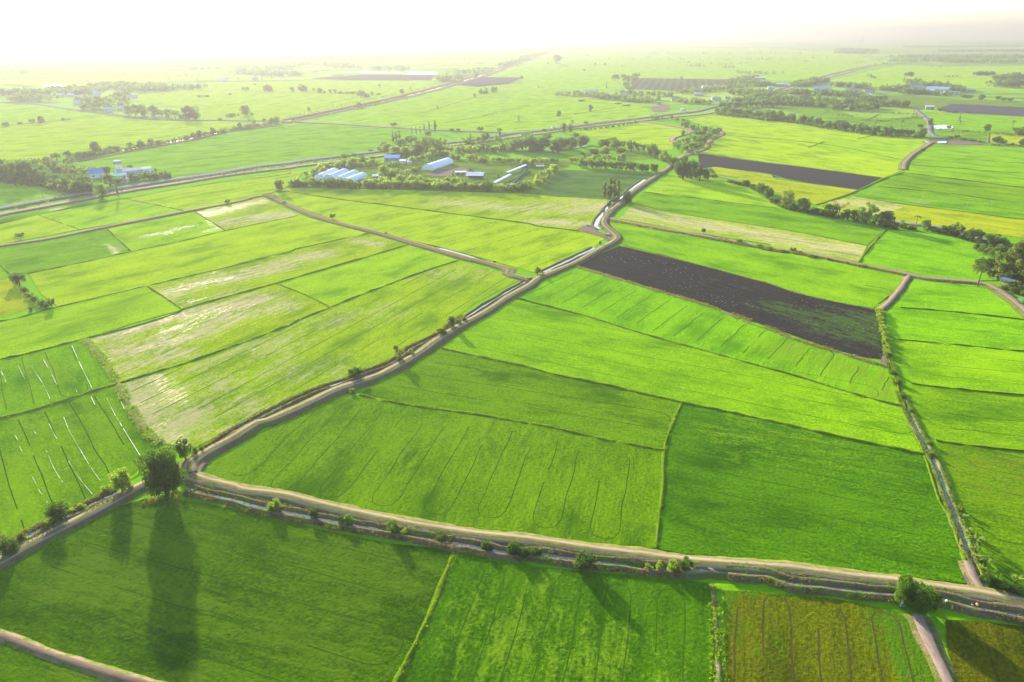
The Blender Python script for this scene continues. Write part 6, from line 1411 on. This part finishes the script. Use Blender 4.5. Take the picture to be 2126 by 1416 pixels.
def person():
    a = parse('D4 1218,875')[0]; p = gp(a[0], a[1]); h = 1.62
    me = bpy.data.meshes.new('person')
    J = [(0, 0, .88), (0, 0, 1.12), (0, .02, 1.34), (0, .03, 1.44), (0, .02, 1.54), (.19, .02, 1.34), (.25, -.03, 1.08), (.20, -.22, .95), (-.19, .02, 1.34), (-.26, -.02, 1.08), (-.21, -.20, .94),
         (.10, 0, .82), (.11, -.03, .45), (.12, .02, .06), (.13, -.14, .03), (-.10, 0, .82), (-.13, .03, .45), (-.15, .08, .06), (-.16, -.08, .03)]
    E_ = [(0, 1), (1, 2), (2, 3), (3, 4), (2, 5), (5, 6), (6, 7), (2, 8), (8, 9), (9, 10), (0, 11), (11, 12), (12, 13), (13, 14), (0, 15), (15, 16), (16, 17), (17, 18)]
    Rd = [.15, .14, .15, .055, .10, .06, .045, .035, .06, .045, .035, .09, .065, .045, .04, .09, .065, .045, .04]
    me.from_pydata(J, E_, []); o = obj('person', me); o.location = (p.x, p.y, .35); o.rotation_euler = (0, 0, R_(30))
    md = o.modifiers.new('skin', 'SKIN'); sv = me.skin_vertices[0].data
    for i, r in enumerate(Rd): sv[i].radius = (r, r * .8)
    sv[0].use_root = True
    o.modifiers.new('sub', 'SUBSURF').levels = 1
    me.materials.append(pmat((.33, .20, .14)))
    setp(o, 'person in pale shirt and teal trousers standing under the bottom-right clump', 'person')
    part('shirt', [tube([(0, 0, .86), (0, .0, 1.1), (0, .02, 1.32), (0, .03, 1.42)], [.18, .175, .19, .09], 10), tube([(.16, .02, 1.36), (.26, -.03, 1.08)], [.085, .07], 8), tube([(-.16, .02, 1.36), (-.27, -.02, 1.08)], [.085, .07], 8)], pmat((.70, .58, .52)), o)
    part('trousers', [tube([(.08, 0, .9), (.11, -.03, .45), (.12, .02, .12)], [.125, .095, .07], 8), tube([(-.08, 0, .9), (-.13, .03, .45), (-.15, .08, .12)], [.125, .095, .07], 8)], pmat((.07, .28, .30)), o)
    part('hat', [tube([(0, .02, 1.60), (0, .02, 1.62), (0, .02, 1.66), (0, .02, 1.76)], [.22, .21, .11, .04], 12)], pmat((.66, .52, .38)), o)
person()
# water lying in wheel marks on the left fields
WT = [('C1 10,430 45,515', .35), ('C1 530,245 600,400 680,560', .28), ('C1 235,400 320,530 370,640', .22), ('C1 320,345 370,430 420,530', .25), ('C1 140,400 185,490', .18), ('C1 545,530 570,590', .2),
      ('C1 110,905 130,940', .4), ('C1 145,985 165,1025', .4), ('C1 255,880 270,900', .4), ('C1 345,1020 400,1150 460,1250', .3), ('C1 365,820 420,930', .4), ('C1 470,770 500,850', .4), ('C1 500,850 590,1010', .15),
      ('C1 505,1095 590,1230 680,1340', .36), ('C1 590,1010 660,1130 735,1235', .3), ('C1 785,630 850,760', .28), ('C1 850,760 960,940 1045,1075', .32), ('C1 865,600 915,710', .28), ('C1 240,1210 300,1330', .4), ('C1 300,1330 350,1405', .25), ('C1 670,620 700,680', .35), ('C1 440,1165 520,1145', .2),
      ('B4 1095,340 1040,380', .5), ('B4 1240,340 1195,420', .5), ('B4 1390,380 1350,440', .4), ('B4 1560,395 1530,470', .3), ('B4 1720,400 1695,480', .3), ('B4 1885,410 1890,500', .4)]
WV, WF = [], []
for s_, wd in WT:
    q = smooth_line(P(s_), 1.2); v, f, _ = ribbon_arrays(q, ((-wd * .13, .34), (wd * .13, .34)), .9, 0, len(WV), .15)
    f = [g for j, g in enumerate(f) if noise.noise((j * .35, len(WV), 0)) > -.25]
    b = len(WV); WV += v; WF += [tuple(reversed([i + b for i in g])) for g in f]
o = obj('water', mesh_np('water', WV, WF, (water_mat('shallow_water', (.20, .23, .15), .6, .05),))); o['kind'] = 'structure'

# ------------------------------------------------------------------ hills on the horizon
def hill(name, pts, dist, dep, seed):
    """pts: (x px, y px of the ridge)"""
    m, t, out = new_mat('wooded_hill'); b = N(t, 'ShaderNodeBsdfDiffuse'); b.inputs[0].default_value = (.05, .07, .03, 1); t.links.new(b.outputs[0], out.inputs[0])
    V, Fa = [], []; n = len(pts); rows_ = 9
    for j in range(rows_):
        v = j / (rows_ - 1)
        for i, (x, y) in enumerate(pts):
            r = M3 @ Vector(((x - CX) / F_PX, -(y - CY) / F_PX, -1.0)); hd = math.hypot(r.x, r.y)
            D = dist + (v - .5) * dep; zt = CAM_H + r.z / hd * dist
            z = max(-1, zt * math.sin(math.pi * v) ** .8 * (1 + .12 * noise.noise((x * .05, v * 4, seed)))) - .5
            V.append((r.x / hd * D, r.y / hd * D, z))
    Fa = [(j * n + i, j * n + i + 1, (j + 1) * n + i + 1, (j + 1) * n + i) for j in range(rows_ - 1) for i in range(n - 1)]
    struct(name, mesh_np(name, V, Fa, (m,), None, True))
hill('hill', [(365, 92), (380, 86), (395, 78), (405, 72), (420, 68), (440, 67), (462, 68), (475, 73), (495, 75), (520, 74), (545, 80), (590, 85), (640, 90)], 7600, 1500, 1)
hill('hills', [(620, 90), (660, 84), (700, 81), (740, 84), (800, 84), (850, 87)], 9500, 1500, 2)

finish_trees()

# ------------------------------------------------------------------ haze
def make_haze():
    r, z0, z1 = 39000.0, -1.0, HAZE_TOP
    V = [(x, y, z) for z in (z0, z1) for x, y in ((-r, -r), (r, -r), (r, r), (-r, r))]
    Fa = [(3, 2, 1, 0), (4, 5, 6, 7), (0, 1, 5, 4), (1, 2, 6, 5), (2, 3, 7, 6), (3, 0, 4, 7)]
    m, t, out = new_mat('haze')
    v = N(t, 'ShaderNodeVolumePrincipled'); v.inputs['Color'].default_value = (0.212, 0.207, 0.194, 1)
    v.inputs['Density'].default_value = HAZE_DENSITY; v.inputs['Anisotropy'].default_value = HAZE_G
    t.links.new(v.outputs[0], out.inputs['Volume'])
    o = obj('haze', mesh_np('haze', V, Fa, (m,))); o['kind'] = 'stuff'
make_haze()
